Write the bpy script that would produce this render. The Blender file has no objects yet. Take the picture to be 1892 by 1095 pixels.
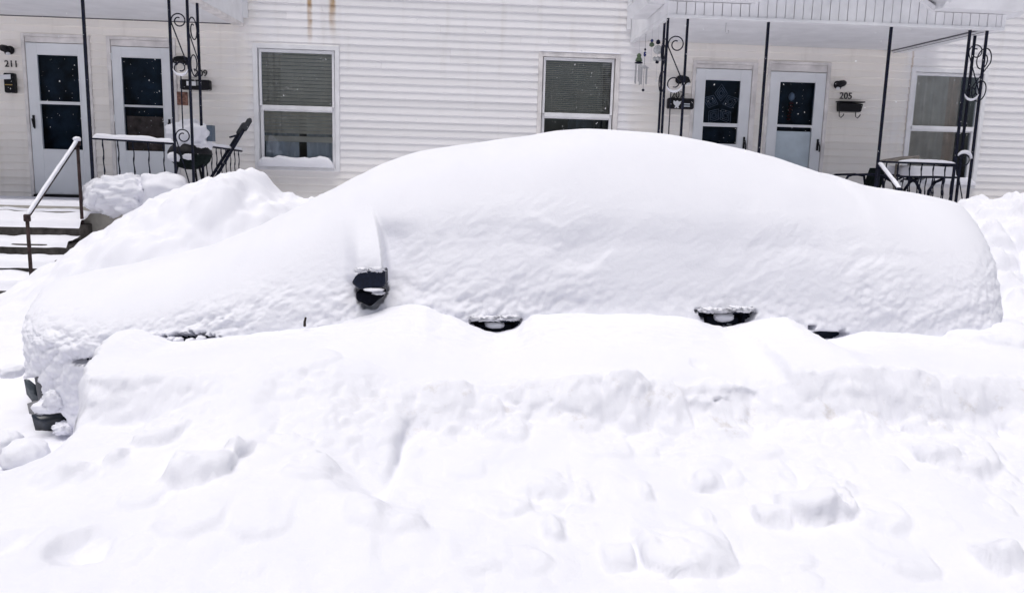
import bpy, bmesh, math, random
import numpy as np
from mathutils import Vector, Matrix

random.seed(7)
scene = bpy.context.scene
COL = scene.collection

# ------------------------------------------------------------------ camera
FPX, CX, CY = 1420.0, 946.0, 547.5          # photograph is 1892 x 1095
YAW, PITCH, ROLL = math.radians(-3.4), math.radians(9.0), math.radians(1.56)
CAMZ = 1.62
Rm = Matrix.Rotation(YAW, 3, 'Z') @ Matrix.Rotation(math.pi/2 - PITCH, 3, 'X') @ Matrix.Rotation(ROLL, 3, 'Z')
cam_d = bpy.data.cameras.new('camera')
cam_d.sensor_fit = 'HORIZONTAL'; cam_d.sensor_width = 36.0
cam_d.lens = 36.0 * FPX / 1892.0
cam_d.clip_start = 0.05; cam_d.clip_end = 1000
cam = bpy.data.objects.new('camera', cam_d); COL.objects.link(cam)
M4 = Rm.to_4x4(); M4.translation = Vector((0, 0, CAMZ)); cam.matrix_world = M4
scene.camera = cam
R = np.array(Rm); C0 = np.array([0, 0, CAMZ])

# ------------------------------------------------------------------ world, sun, exposure
SUN_EL, SUN_AZ = math.radians(78), math.radians(220)     # very soft and nearly overhead, a little behind and left of the camera
world = bpy.data.worlds.new('World'); scene.world = world; world.use_nodes = True
wn = world.node_tree.nodes; wl = world.node_tree.links
bg = wn['Background']
sky = wn.new('ShaderNodeTexSky'); sky.sky_type = 'NISHITA'; sky.sun_disc = False
sky.sun_elevation = SUN_EL; sky.sun_rotation = SUN_AZ
sky.air_density = 1.0; sky.dust_density = 6.0; sky.ozone_density = 1.0
hsv = wn.new('ShaderNodeHueSaturation'); hsv.inputs['Saturation'].default_value = 0.58
wl.new(sky.outputs[0], hsv.inputs['Color']); wl.new(hsv.outputs[0], bg.inputs['Color'])
bg.inputs['Strength'].default_value = 0.065
sun_d = bpy.data.lights.new('sun', 'SUN'); sun_d.energy = 1.4; sun_d.angle = math.radians(45)
sun_d.color = (1.0, 0.985, 0.975)
sun = bpy.data.objects.new('sun', sun_d); COL.objects.link(sun)
_s = Vector((math.sin(SUN_AZ)*math.cos(SUN_EL), math.cos(SUN_AZ)*math.cos(SUN_EL), math.sin(SUN_EL)))
sun.rotation_euler = _s.to_track_quat('Z', 'Y').to_euler()
scene.view_settings.view_transform = 'Standard'; scene.view_settings.look = 'None'
scene.view_settings.exposure = 0.43; scene.view_settings.gamma = 1.0
scene.view_settings.use_curve_mapping = False
scene.cycles.diffuse_bounces = 6; scene.cycles.max_bounces = 10
scene.cycles.use_denoising = True

# ------------------------------------------------------------------ pixel helpers (place things on real planes)
def P(x, y, Y):
    d = R @ np.array([(x-CX)/FPX, -(y-CY)/FPX, -1.0]); t = Y/d[1]
    return C0 + t*d
def proj(p):
    q = (np.asarray(p, float) - C0) @ R
    return CX + FPX*q[..., 0]/-q[..., 2], CY - FPX*q[..., 1]/-q[..., 2]
def PX(x, y, Y): return P(x, y, Y)[0]
def PZ(x, y, Y): return P(x, y, Y)[2]

# ------------------------------------------------------------------ noise
_rng = np.random.default_rng(11)
_perm = _rng.permutation(256); _perm = np.concatenate([_perm, _perm, _perm])
_g = _rng.normal(size=(256, 3)); _g /= np.linalg.norm(_g, axis=1)[:, None]
def noise(x, y, z=0.0, s=0):
    x = np.asarray(x, float) + s*17.31; y = np.asarray(y, float) + s*9.17; z = np.zeros_like(x) + z + s*3.7
    xi, yi, zi = np.floor(x).astype(int), np.floor(y).astype(int), np.floor(z).astype(int)
    xf, yf, zf = x-xi, y-yi, z-zi
    xi &= 255; yi &= 255; zi &= 255
    f = lambda t: t*t*t*(t*(t*6-15)+10)
    u, v, w = f(xf), f(yf), f(zf)
    def g(a, b, c):
        h = _perm[_perm[_perm[xi+a]+yi+b]+zi+c]
        G = _g[h]
        return G[..., 0]*(xf-a)+G[..., 1]*(yf-b)+G[..., 2]*(zf-c)
    l = lambda a, b, t: a+(b-a)*t
    return 1.5*l(l(l(g(0,0,0), g(1,0,0), u), l(g(0,1,0), g(1,1,0), u), v),
                 l(l(g(0,0,1), g(1,0,1), u), l(g(0,1,1), g(1,1,1), u), v), w)
def fbm(x, y, z=0.0, o=4, s=0, gain=0.5):
    a, r = 1.0, 0.0; k = 1.0
    for i in range(o):
        r = r + a*noise(np.asarray(x)*k, np.asarray(y)*k, np.asarray(z)*k, s+i*5); a *= gain; k *= 2.03
    return r
def billow(x, y, z=0.0, o=3, s=0):
    a, r, k = 1.0, 0.0, 1.0
    for i in range(o):
        r = r + a*(np.abs(noise(np.asarray(x)*k, np.asarray(y)*k, np.asarray(z)*k, s+i*5))*2-0.5); a *= 0.5; k *= 2.1
    return r
def sst(a, b, x):
    t = np.clip((x-a)/(b-a), 0, 1); return t*t*(3-2*t)
def blur(A, n, axis):
    if n < 1: return A
    k = np.hanning(2*n+3)[1:-1]; k /= k.sum()
    pad = [(0, 0)]*A.ndim; pad[axis] = (n, n)
    B = np.pad(A, pad, mode='edge'); out = np.zeros_like(A)
    for i, w in enumerate(k):
        sl = [slice(None)]*A.ndim; sl[axis] = slice(i, i+A.shape[axis]); out += w*B[tuple(sl)]
    return out

# ------------------------------------------------------------------ materials
MATS = {}
def mat(name, col, rough=0.6, metal=0.0, spec=0.5, var=0.0, vscale=8.0, bump=0.0, bscale=40.0, coat=0.0):
    m = bpy.data.materials.new(name); m.use_nodes = True
    n = m.node_tree.nodes; l = m.node_tree.links; b = n['Principled BSDF']
    b.inputs['Roughness'].default_value = rough; b.inputs['Metallic'].default_value = metal
    b.inputs['Specular IOR Level'].default_value = spec
    b.inputs['Coat Weight'].default_value = coat
    b.inputs['Base Color'].default_value = (*col, 1)
    geo = n.new('ShaderNodeNewGeometry')
    if var > 0:
        t = n.new('ShaderNodeTexNoise'); t.inputs['Scale'].default_value = vscale; t.inputs['Detail'].default_value = 6
        l.new(geo.outputs['Position'], t.inputs['Vector'])
        r = n.new('ShaderNodeValToRGB'); r.color_ramp.elements[0].position = 0.3; r.color_ramp.elements[1].position = 0.7
        r.color_ramp.elements[0].color = (*[c*(1-var) for c in col], 1)
        r.color_ramp.elements[1].color = (*[min(1, c*(1+var)) for c in col], 1)
        l.new(t.outputs['Fac'], r.inputs['Fac']); l.new(r.outputs['Color'], b.inputs['Base Color'])
    if bump > 0:
        t2 = n.new('ShaderNodeTexNoise'); t2.inputs['Scale'].default_value = bscale; t2.inputs['Detail'].default_value = 5
        l.new(geo.outputs['Position'], t2.inputs['Vector'])
        bp = n.new('ShaderNodeBump'); bp.inputs['Strength'].default_value = bump; bp.inputs['Distance'].default_value = 0.01
        l.new(t2.outputs['Fac'], bp.inputs['Height']); l.new(bp.outputs['Normal'], b.inputs['Normal'])
    MATS[name] = m; return m

def snow_mat(name, dirt=False):
    m = bpy.data.materials.new(name); m.use_nodes = True
    n = m.node_tree.nodes; l = m.node_tree.links; b = n['Principled BSDF']
    b.inputs['Roughness'].default_value = 0.75; b.inputs['Specular IOR Level'].default_value = 0.15
    geo = n.new('ShaderNodeNewGeometry')
    def nz(scale, det, rough=0.55):
        t = n.new('ShaderNodeTexNoise'); t.inputs['Scale'].default_value = scale
        t.inputs['Detail'].default_value = det; t.inputs['Roughness'].default_value = rough
        l.new(geo.outputs['Position'], t.inputs['Vector']); return t
    c = n.new('ShaderNodeValToRGB')
    c.color_ramp.elements[0].position = 0.3; c.color_ramp.elements[1].position = 0.7
    c.color_ramp.elements[0].color = (0.775, 0.779, 0.84, 1); c.color_ramp.elements[1].color = (0.81, 0.813, 0.87, 1)
    l.new(nz(2.0, 5).outputs['Fac'], c.inputs['Fac'])
    out = c.outputs['Color']
    if dirt:                       # grit thrown up by the plough, only along the cut face of the bank
        sp = n.new('ShaderNodeSeparateXYZ'); l.new(geo.outputs['Position'], sp.inputs[0])
        def band(sock, a, b_, c_, d):
            mr = n.new('ShaderNodeFloatCurve'); mp = n.new('ShaderNodeMapRange')
            mp.inputs[1].default_value = a; mp.inputs[2].default_value = b_; mp.interpolation_type = 'SMOOTHSTEP'
            l.new(sock, mp.inputs[0])
            mq = n.new('ShaderNodeMapRange'); mq.inputs[1].default_value = c_; mq.inputs[2].default_value = d
            mq.inputs[3].default_value = 1; mq.inputs[4].default_value = 0; mq.interpolation_type = 'SMOOTHSTEP'
            l.new(sock, mq.inputs[0])
            n.remove(mr)
            mm = n.new('ShaderNodeMath'); mm.operation = 'MULTIPLY'
            l.new(mp.outputs[0], mm.inputs[0]); l.new(mq.outputs[0], mm.inputs[1]); return mm.outputs[0]
        by = band(sp.outputs['Y'], 2.80, 2.92, 3.02, 3.09)
        bx = band(sp.outputs['X'], -0.6, -0.1, 2.4, 2.6)
        mm = n.new('ShaderNodeMath'); mm.operation = 'MULTIPLY'; l.new(by, mm.inputs[0]); l.new(bx, mm.inputs[1])
        rr = n.new('ShaderNodeMapRange'); rr.inputs[1].default_value = 0.56; rr.inputs[2].default_value = 0.72
        l.new(nz(9.0, 7, 0.7).outputs['Fac'], rr.inputs[0])
        m2 = n.new('ShaderNodeMath'); m2.operation = 'MULTIPLY'; l.new(mm.outputs[0], m2.inputs[0]); l.new(rr.outputs[0], m2.inputs[1])
        m3 = n.new('ShaderNodeMath'); m3.operation = 'MULTIPLY'; l.new(m2.outputs[0], m3.inputs[0]); m3.inputs[1].default_value = 0.55
        mx = n.new('ShaderNodeMix'); mx.data_type = 'RGBA'
        l.new(m3.outputs[0], mx.inputs['Factor']); l.new(out, mx.inputs['A']); mx.inputs['B'].default_value = (0.50, 0.46, 0.42, 1)
        out = mx.outputs['Result']
    l.new(out, b.inputs['Base Color'])
    b1 = n.new('ShaderNodeBump'); b1.inputs['Strength'].default_value = 0.35; b1.inputs['Distance'].default_value = 0.006
    l.new(nz(70, 6, 0.7).outputs['Fac'], b1.inputs['Height'])
    b2 = n.new('ShaderNodeBump'); b2.inputs['Strength'].default_value = 0.4; b2.inputs['Distance'].default_value = 0.003
    l.new(nz(260, 3, 0.7).outputs['Fac'], b2.inputs['Height']); l.new(b1.outputs['Normal'], b2.inputs['Normal'])
    l.new(b2.outputs['Normal'], b.inputs['Normal'])
    MATS[name] = m; return m

SNOW = snow_mat('snow'); SNOWD = snow_mat('street_snow', True)
IRON = mat('black_iron', (0.007, 0.009, 0.022), 0.6, 0.0, 0.18, 0.6, 30, 0.3, 80)
RUST = mat('rusty_pipe', (0.038, 0.022, 0.022), 0.7, 0, 0.3, 0.6, 25, 0.4, 60)
WHITE = mat('white_trim', (0.80, 0.80, 0.82), 0.5, 0, 0.4, 0.08, 5, 0.1, 30)
TRIMD = mat('aged_trim', (0.74, 0.71, 0.70), 0.55, 0, 0.4, 0.18, 6, 0.15, 30)
DOORM = mat('storm_door_paint', (0.78, 0.80, 0.83), 0.4, 0, 0.5, 0.05, 3, 0.05, 30)
CONC = mat('concrete', (0.075, 0.068, 0.062), 0.9, 0, 0.2, 0.45, 14, 0.6, 40)
CONCP = mat('pale_concrete', (0.42, 0.40, 0.36), 0.9, 0, 0.2, 0.2, 8, 0.5, 40)
BLACK = mat('black_plastic', (0.007, 0.007, 0.010), 0.5, 0, 0.2, 0.4, 40)
NAVY = mat('car_paint', (0.005, 0.009, 0.024), 0.5, 0.0, 0.22, 0.4, 60, 0.3, 120)
RUBBER = mat('dark_plastic_trim', (0.005, 0.006, 0.011), 0.9, 0, 0.10, 0.4, 50, 0.4, 100)
LENS = mat('lamp_lens', (0.07, 0.085, 0.10), 0.15, 0.2, 0.6)
CHROME = mat('bright_strip', (0.55, 0.56, 0.58), 0.2, 1.0, 0.5)
DIGIT = mat('number_black', (0.02, 0.02, 0.022), 0.5)
ROOM = mat('room_wall', (0.25, 0.25, 0.25), 0.9, 0, 0.1, 0.3, 3)
INNER = mat('inner_door_reflection', (0.030, 0.048, 0.065), 0.6, 0, 0.3, 0.8, 5)  # teal mottling paints in the reflections of the storm door panes
INNERB = mat('inner_door_brown', (0.10, 0.055, 0.035), 0.6, 0, 0.3, 0.7, 9)
BLIND = mat('blind_slats', (0.84, 0.75, 0.60), 0.6, 0, 0.3, 0.1, 6)
CURT = mat('curtain_cloth', (0.90, 0.78, 0.66), 0.9, 0, 0.1, 0.15, 5)
SHEER = mat('sheer_cloth', (0.86, 0.90, 0.94), 0.9, 0, 0.1, 0.1, 5)
CURTD = mat('dark_drape', (0.015, 0.018, 0.024), 0.9, 0, 0.1, 0.4, 7)
PAPER = mat('paper', (0.75, 0.74, 0.74), 0.8, 0, 0.2)
PAPERD = mat('paper_star_grey', (0.30, 0.30, 0.32), 0.8, 0, 0.2, 0.3, 20)
WOODG = mat('weathered_wood', (0.22, 0.20, 0.18), 0.9, 0, 0.2, 0.4, 20, 0.5, 50)
GLASSY = mat('glass_bauble', (0.45, 0.46, 0.47), 0.15, 0, 0.6, 0.3, 60)
GREENB = mat('green_glaze', (0.07, 0.11, 0.06), 0.3, 0, 0.5, 0.5, 60)
BLUEB = mat('blue_bead', (0.012, 0.018, 0.12), 0.2, 0, 0.6)
REDB = mat('red_ornament', (0.20, 0.02, 0.02), 0.5, 0, 0.5, 0.3, 40)
ALU = mat('aluminium_tube', (0.55, 0.55, 0.57), 0.35, 0.8, 0.5)
PLAQ = mat('brown_plaque', (0.24, 0.13, 0.10), 0.8, 0, 0.2, 0.5, 40)
ENVL = mat('pale_envelope', (0.72, 0.73, 0.76), 0.6)
TWIG = mat('twig_bark', (0.03, 0.022, 0.018), 0.9)
SOFF = mat('soffit_paint', (0.78, 0.78, 0.80), 0.6, 0, 0.3, 0.06, 4)
GREENP = mat('dark_green_cloth', (0.008, 0.013, 0.013), 0.9, 0, 0.1, 0.5, 30)

def glass(name, tint, refl_ior=1.35):
    m = bpy.data.materials.new(name); m.use_nodes = True
    n = m.node_tree.nodes; l = m.node_tree.links; n.remove(n['Principled BSDF'])
    tr = n.new('ShaderNodeBsdfTransparent'); tr.inputs[0].default_value = (*tint, 1)
    gl = n.new('ShaderNodeBsdfGlossy'); gl.inputs['Roughness'].default_value = 0.03; gl.inputs[0].default_value = (0.9, 0.95, 1, 1)
    fr = n.new('ShaderNodeFresnel'); fr.inputs['IOR'].default_value = refl_ior
    mx = n.new('ShaderNodeMixShader'); l.new(fr.outputs[0], mx.inputs[0]); l.new(tr.outputs[0], mx.inputs[1]); l.new(gl.outputs[0], mx.inputs[2])
    l.new(mx.outputs[0], n['Material Output'].inputs['Surface']); return m
GLASS = glass('window_glass', (0.90, 0.93, 0.96), 1.75)
GLASSD = glass('door_glass', (0.62, 0.68, 0.75), 1.24)

def siding_mat():
    """vinyl clapboard: pale where rain washes it, cream grime where the porches shelter it, two rust runs"""
    m = bpy.data.materials.new('vinyl_siding'); m.use_nodes = True
    n = m.node_tree.nodes; l = m.node_tree.links; b = n['Principled BSDF']
    b.inputs['Roughness'].default_value = 0.5; b.inputs['Specular IOR Level'].default_value = 0.35
    geo = n.new('ShaderNodeNewGeometry'); sp = n.new('ShaderNodeSeparateXYZ'); l.new(geo.outputs['Position'], sp.inputs[0])
    def mrange(s, a, b_, c=0, d=1):
        q = n.new('ShaderNodeMapRange'); q.interpolation_type = 'SMOOTHSTEP'
        q.inputs[1].default_value = a; q.inputs[2].default_value = b_; q.inputs[3].default_value = c; q.inputs[4].default_value = d
        l.new(s, q.inputs[0]); return q.outputs[0]
    def op(o, a, b_):
        q = n.new('ShaderNodeMath'); q.operation = o
        for i, v in enumerate((a, b_)):
            if isinstance(v, (int, float)): q.inputs[i].default_value = v
            else: l.new(v, q.inputs[i])
        q.use_clamp = o in ('ADD',); return q.outputs[0]
    def nz(scale, det=5, vec=None):
        t = n.new('ShaderNodeTexNoise'); t.inputs['Scale'].default_value = scale; t.inputs['Detail'].default_value = det
        l.new(vec or geo.outputs['Position'], t.inputs['Vector']); return t.outputs['Fac']
    wob = op('MULTIPLY', op('SUBTRACT', nz(2.5), 0.5), 1.2)
    X = op('ADD', sp.outputs['X'], 0.0); X = sp.outputs['X']
    q = n.new('ShaderNodeMath'); q.operation = 'ADD'; l.new(sp.outputs['X'], q.inputs[0]); l.new(wob, q.inputs[1]); X = q.outputs[0]
    left = mrange(X, -2.5, -3.1)
    right = op('MULTIPLY', mrange(X, 1.9, 2.5), mrange(X, 6.0, 5.6))
    low = op('MULTIPLY', mrange(sp.outputs['Z'], 1.9, 1.3), 0.8)
    f = op('ADD', op('ADD', left, right), low)
    f = op('MULTIPLY', f, mrange(nz(1.3), 0.2, 0.6, 0.65, 1.0))
    mx = n.new('ShaderNodeMix'); mx.data_type = 'RGBA'
    l.new(f, mx.inputs['Factor']); mx.inputs['A'].default_value = (0.85, 0.838, 0.85, 1); mx.inputs['B'].default_value = (0.89, 0.85, 0.80, 1)
    # streaky grime
    mp = n.new('ShaderNodeMapping'); mp.inputs['Scale'].default_value = (7, 7, 0.7); l.new(geo.outputs['Position'], mp.inputs['Vector'])
    st = mrange(nz(1.0, 6, mp.outputs[0]), 0.52, 0.85, 0, 0.35)
    m2 = n.new('ShaderNodeMix'); m2.data_type = 'RGBA'
    l.new(st, m2.inputs['Factor']); l.new(mx.outputs['Result'], m2.inputs['A']); m2.inputs['B'].default_value = (0.58, 0.54, 0.49, 1)
    # rust runs from above the first window
    cur = m2.outputs['Result']
    for px, wd, ztop, zbot in ((571, 0.045, 6, 3.20), (613, 0.06, 6, 3.32), (1680, 0.02, 3.2, 1.9)):
        x0 = PX(px, 30 if px < 1000 else 200, 10.2)
        dx = op('ABSOLUTE', op('SUBTRACT', sp.outputs['X'], float(x0)), 0)
        fac = op('MULTIPLY', mrange(dx, wd, wd*0.2), mrange(sp.outputs['Z'], zbot-0.12, zbot+0.4, 0.0, 1.0))
        fac = op('MULTIPLY', fac, mrange(nz(6.0), 0.3, 0.65, 0.35, 0.95))
        if px > 1000: fac = op('MULTIPLY', fac, 0.5)
        m3 = n.new('ShaderNodeMix'); m3.data_type = 'RGBA'; l.new(fac, m3.inputs['Factor']); l.new(cur, m3.inputs['A'])
        m3.inputs['B'].default_value = (0.42, 0.26, 0.11, 1); cur = m3.outputs['Result']
    oi = n.new('ShaderNodeObjectInfo')
    hv = n.new('ShaderNodeHueSaturation'); l.new(cur, hv.inputs['Color'])
    l.new(mrange(oi.outputs['Random'], 0, 1, 0.96, 1.04), hv.inputs['Value'])
    l.new(hv.outputs[0], b.inputs['Base Color'])
    bp = n.new('ShaderNodeBump'); bp.inputs['Strength'].default_value = 0.25; bp.inputs['Distance'].default_value = 0.01
    mp2 = n.new('ShaderNodeMapping'); mp2.inputs['Scale'].default_value = (3, 3, 14); l.new(geo.outputs['Position'], mp2.inputs['Vector'])
    l.new(nz(1.0, 4, mp2.outputs[0]), bp.inputs['Height']); l.new(bp.outputs['Normal'], b.inputs['Normal'])
    return m
SIDING = siding_mat()

# ------------------------------------------------------------------ mesh builder
WLOC = {}
class MB:
    def __init__(s): s.v, s.f, s.sm = [], [], False
    def add(s, vs, fs):
        o = len(s.v); s.v += [tuple(float(c) for c in p) for p in vs]; s.f += [tuple(i+o for i in f) for f in fs]; return s
    def box(s, x0, x1, y0, y1, z0, z1):
        x0, x1 = sorted((x0, x1)); y0, y1 = sorted((y0, y1)); z0, z1 = sorted((z0, z1))
        return s.add([(x0,y0,z0),(x1,y0,z0),(x1,y1,z0),(x0,y1,z0),(x0,y0,z1),(x1,y0,z1),(x1,y1,z1),(x0,y1,z1)],
                     [(0,3,2,1),(4,5,6,7),(0,1,5,4),(1,2,6,5),(2,3,7,6),(3,0,4,7)])
    def hexa(s, p):
        return s.add(p, [(0,3,2,1),(4,5,6,7),(0,1,5,4),(1,2,6,5),(2,3,7,6),(3,0,4,7)])
    def tube(s, path, r, n=8, closed=False):
        path = [np.array(p, float) for p in path]; m = len(path)
        rs = r if hasattr(r, '__len__') else [r]*m
        vs, fs = [], []; up = None
        for i, p in enumerate(path):
            a = path[(i-1) % m] if closed or i > 0 else p; b = path[(i+1) % m] if closed or i < m-1 else p
            t = b-a; t /= (np.linalg.norm(t)+1e-9)
            if up is None:
                up = np.array([0, 0, 1.]) if abs(t[2]) < 0.9 else np.array([0, 1., 0])
            u = up - t*np.dot(up, t); u /= (np.linalg.norm(u)+1e-9); w = np.cross(t, u); up = u
            for k in range(n):
                an = 2*math.pi*(k+0.5)/n
                vs.append(p + rs[i]*(math.cos(an)*u + math.sin(an)*w))
        for i in range(m if closed else m-1):
            for k in range(n):
                a = i*n+k; b = i*n+(k+1) % n; c = ((i+1) % m)*n+(k+1) % n; d = ((i+1) % m)*n+k
                fs.append((a, b, c, d))
        if not closed:
            fs.append(tuple(range(n-1, -1, -1))); fs.append(tuple((m-1)*n+k for k in range(n)))
        return s.add(vs, fs)
    def lathe(s, c, prof, n=20, axis='Z'):
        vs, fs = [], []
        for r, h in prof:
            for k in range(n):
                a = 2*math.pi*k/n; q = (r*math.cos(a), r*math.sin(a), h)
                if axis == 'Y': q = (q[0], q[2], q[1])
                if axis == 'X': q = (q[2], q[0], q[1])
                vs.append((c[0]+q[0], c[1]+q[1], c[2]+q[2]))
        for i in range(len(prof)-1):
            for k in range(n): fs.append((i*n+k, i*n+(k+1) % n, (i+1)*n+(k+1) % n, (i+1)*n+k))
        fs.append(tuple(range(n-1, -1, -1))); fs.append(tuple((len(prof)-1)*n+k for k in range(n)))
        return s.add(vs, fs)
    def poly(s, pts, y0, y1):
        """outline in (x, z) extruded in y"""
        n = len(pts)
        vs = [(p[0], y0, p[1]) for p in pts]+[(p[0], y1, p[1]) for p in pts]
        fs = [tuple(range(n)), tuple(range(2*n-1, n-1, -1))]+[((i+1) % n, i, n+i, n+(i+1) % n) for i in range(n)]
        return s.add(vs, fs)
    def grid(s, A, flip=False):
        h, w = A.shape[:2]
        fs = [(i*w+j, i*w+j+1, (i+1)*w+j+1, (i+1)*w+j) for i in range(h-1) for j in range(w-1)]
        if flip: fs = [f[::-1] for f in fs]
        return s.add(A.reshape(-1, 3), fs)
    def smooth(s): s.sm = True; return s
    def build(s, name, m, parent=None, bevel=0.0):
        V = np.array(s.v); c = (V.min(0)+V.max(0))/2; c[2] = V[:, 2].min()
        me = bpy.data.meshes.new(name); me.from_pydata([tuple(p) for p in V-c], [], s.f); me.update()
        bm = bmesh.new(); bm.from_mesh(me); bmesh.ops.recalc_face_normals(bm, faces=bm.faces)
        if bevel > 0:
            bmesh.ops.bevel(bm, geom=[e for e in bm.edges if e.calc_face_angle(0) > 0.6], offset=bevel, segments=1, affect='EDGES', clamp_overlap=True)
        bm.to_mesh(me); bm.free()
        if s.sm:
            me.polygons.foreach_set('use_smooth', [True]*len(me.polygons))
        me.materials.append(m)
        return link(me, name, c, parent)
def link(me, name, c, parent=None):
    o = bpy.data.objects.new(name, me); COL.objects.link(o)
    pl = WLOC[parent] if parent else np.zeros(3)
    o.location = tuple(np.array(c)-pl); WLOC[o] = np.array(c, float)
    if parent: o.parent = parent
    return o
def fast_grid(name, A, m, parent=None, wrap=False):
    h, w = A.shape[:2]
    V = A.reshape(-1, 3).astype(np.float32)
    c = (V.min(0)+V.max(0))/2; c[2] = V[:, 2].min(); V = V-c
    i = np.arange(h-1)[:, None]*w+np.arange(w-1)[None, :]
    Q = np.stack([i, i+1, i+w+1, i+w], -1).reshape(-1, 4).astype(np.int32)
    me = bpy.data.meshes.new(name)
    me.vertices.add(len(V)); me.vertices.foreach_set('co', V.ravel())
    me.loops.add(Q.size); me.loops.foreach_set('vertex_index', Q.ravel())
    me.polygons.add(len(Q)); me.polygons.foreach_set('loop_start', np.arange(0, Q.size, 4, dtype=np.int32))
    me.polygons.foreach_set('use_smooth', np.ones(len(Q), dtype=bool))
    me.update(calc_edges=True); me.validate(); me.materials.append(m)
    return link(me, name, c, parent)
def thing(name, loc, label, cat, group=None):
    o = bpy.data.objects.new(name, None); COL.objects.link(o); o.empty_display_size = 0.2
    o.location = tuple(loc); WLOC[o] = np.array(loc, float); return tag(o, label, cat, group)
def part_empty(name, loc, parent):
    o = bpy.data.objects.new(name, None); COL.objects.link(o); o.parent = parent
    o.location = tuple(np.array(loc)-WLOC[parent]); WLOC[o] = np.array(loc, float); return o
def tag(o, label=None, cat=None, group=None, kind=None):
    if label: o['label'] = label
    if cat: o['category'] = cat
    if group: o['group'] = group
    if kind: o['kind'] = kind
    return o
def share(o, c, parent):
    """a copy of a part that shares its mesh"""
    q = o.copy(); COL.objects.link(q); q.parent = parent
    q.location = tuple(np.array(c)-(WLOC[parent] if parent else 0)); WLOC[q] = np.array(c, float); return q

# ================================================================== TERRAIN
WALL = 10.25; PORCH = 8.3
def line(pts, Y):
    a = np.array([P(x, y, Y) for x, y in pts]); return a[:, 0], a[:, 2]
con_x, con_z = line([(-300,690),(185,690),(196,640),(204,620),(220,609),(250,606),(290,620),(320,632),(400,624),(480,614),(560,606),(620,600),(680,582),(720,568),(752,562),(790,566),(815,580),(850,590),(880,603),(915,614),(950,606),(985,580),(1040,579),(1100,581),(1200,580),(1260,583),(1290,590),(1320,602),(1345,604),(1390,592),(1450,585),(1480,600),(1500,621),(1525,629),(1560,623),(1600,612),(1700,619),(1800,626),(1855,632),(1900,640),(2300,660)], 3.74)
edg_x, edg_z = line([(-300,700),(130,700),(158,695),(190,690),(330,688),(450,680),(560,688),(700,703),(760,710),(900,710),(1000,700),(1100,692),(1250,704),(1400,714),(1455,703),(1470,682),(1600,674),(1750,690),(1892,690),(2300,700)], 3.07)
_foo = [(-300,860,2.94),(40,850,2.94),(100,836,2.94),(134,806,2.94),(142,792,2.94),(210,794,2.94),(250,790,2.94),(300,757,2.96),(400,724,2.98),(470,722,2.96),(515,767,2.88),(560,782,2.82),(595,800,2.76),(620,850,2.64),(660,888,2.56),(705,922,2.48),(716,922,2.50),(736,860,2.74),(765,794,2.92),(830,792,2.94),(880,789,2.94),(1000,774,2.94),(1050,784,2.94),(1160,794,2.94),(1300,776,2.94),(1390,799,2.94),(1460,772,2.96),(1570,764,2.96),(1650,794,2.94),(1760,784,2.94),(1850,797,2.94),(1892,767,2.94),(2300,772,2.94)]
_fp = np.array([P(x, y, Y) for x, y, Y in _foo]); foo_x, foo_y, foo_z = _fp[:, 0], _fp[:, 1], _fp[:, 2]
_o = np.argsort(foo_x); foo_x, foo_y, foo_z = foo_x[_o], foo_y[_o], foo_z[_o]
_sx = np.linspace(-4.5, 5, 400); _sz = blur(np.interp(_sx, foo_x, foo_z), 22, 0)
bot_x, bot_z = line([(-400,1095),(0,1095),(500,1090),(946,1095),(1400,1100),(1892,1095),(2300,1095)], 1.95)
crs_x, crs_z = line([(-500,590),(-100,585),(20,566),(60,522),(130,462),(190,416),(240,378),(300,346),(340,321),(395,309),(450,326),(520,344),(580,356),(650,372),(800,400),(1500,400),(1760,385),(1800,366),(1830,352),(1870,349),(1892,346),(2000,350),(2400,360)], 7.5)
def base_profile(x):
    """knots of the ground along Y for one x"""
    zc = np.interp(x, con_x, con_z); ze = np.interp(x, edg_x, edg_z); zf = np.interp(x, foo_x, foo_z)
    zb = np.interp(x, bot_x, bot_z); zk = np.interp(x, crs_x, crs_z)
    left = float(sst(-2.0, -2.6, x)); right = float(sst(2.6, 3.0, x))
    zu = 0.30*(1-left-right)+0.33*left+0.80*right
    zy = 0.45*(1-left-right)+0.42*left+0.62*right
    Ys = [-60, -3, 0.6, 1.95, float(np.interp(x, foo_x, foo_y))-0.20, float(np.interp(x, foo_x, foo_y)), 3.07, 3.30, 3.74, 3.95, 4.5, 5.7, 6.5, 7.1, 7.5, 7.9, 8.25, 11]
    zs = [0.0, 0.25, 0.42, zb, 0.78*(0.8*float(np.interp(x, _sx, _sz))+0.2*zf)+0.22*zb, zf, ze-0.01, 0.72*ze+0.28*zc+0.012, zc, zc*0.9+0.1*zu, zu, zy, zy+0.45*(zk-zy), zy+0.85*(zk-zy), zk, zk-0.12*max(0,zk-0.5), min(0.72*zk+0.1, 1.08), min(0.75*zk+0.1, 1.05)]  # hidden yard snow near the wall is raised to bounce light onto the siding
    return Ys, zs
def terrain0(xs, ys):
    Z = np.zeros((len(ys), len(xs)))
    for j, x in enumerate(xs):
        a, b = base_profile(x); Z[:, j] = np.interp(ys, a, b)
    return Z
_cx = np.arange(-6, 8, 0.05); _cy = np.arange(0.6, 9, 0.02); _cz = terrain0(_cx, _cy)
def ground_z(x, y):
    j = int(np.clip(round((x+6)/0.05), 0, len(_cx)-1)); i = int(np.clip(round((y-0.6)/0.02), 0, len(_cy)-1)); return _cz[i, j]
def hit(px, py):
    for Y in np.arange(1.0, 8.8, 0.02):
        p = P(px, py, Y)
        if p[2] <= ground_z(p[0], p[1]): return p
    return P(px, py, 7.5)
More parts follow.
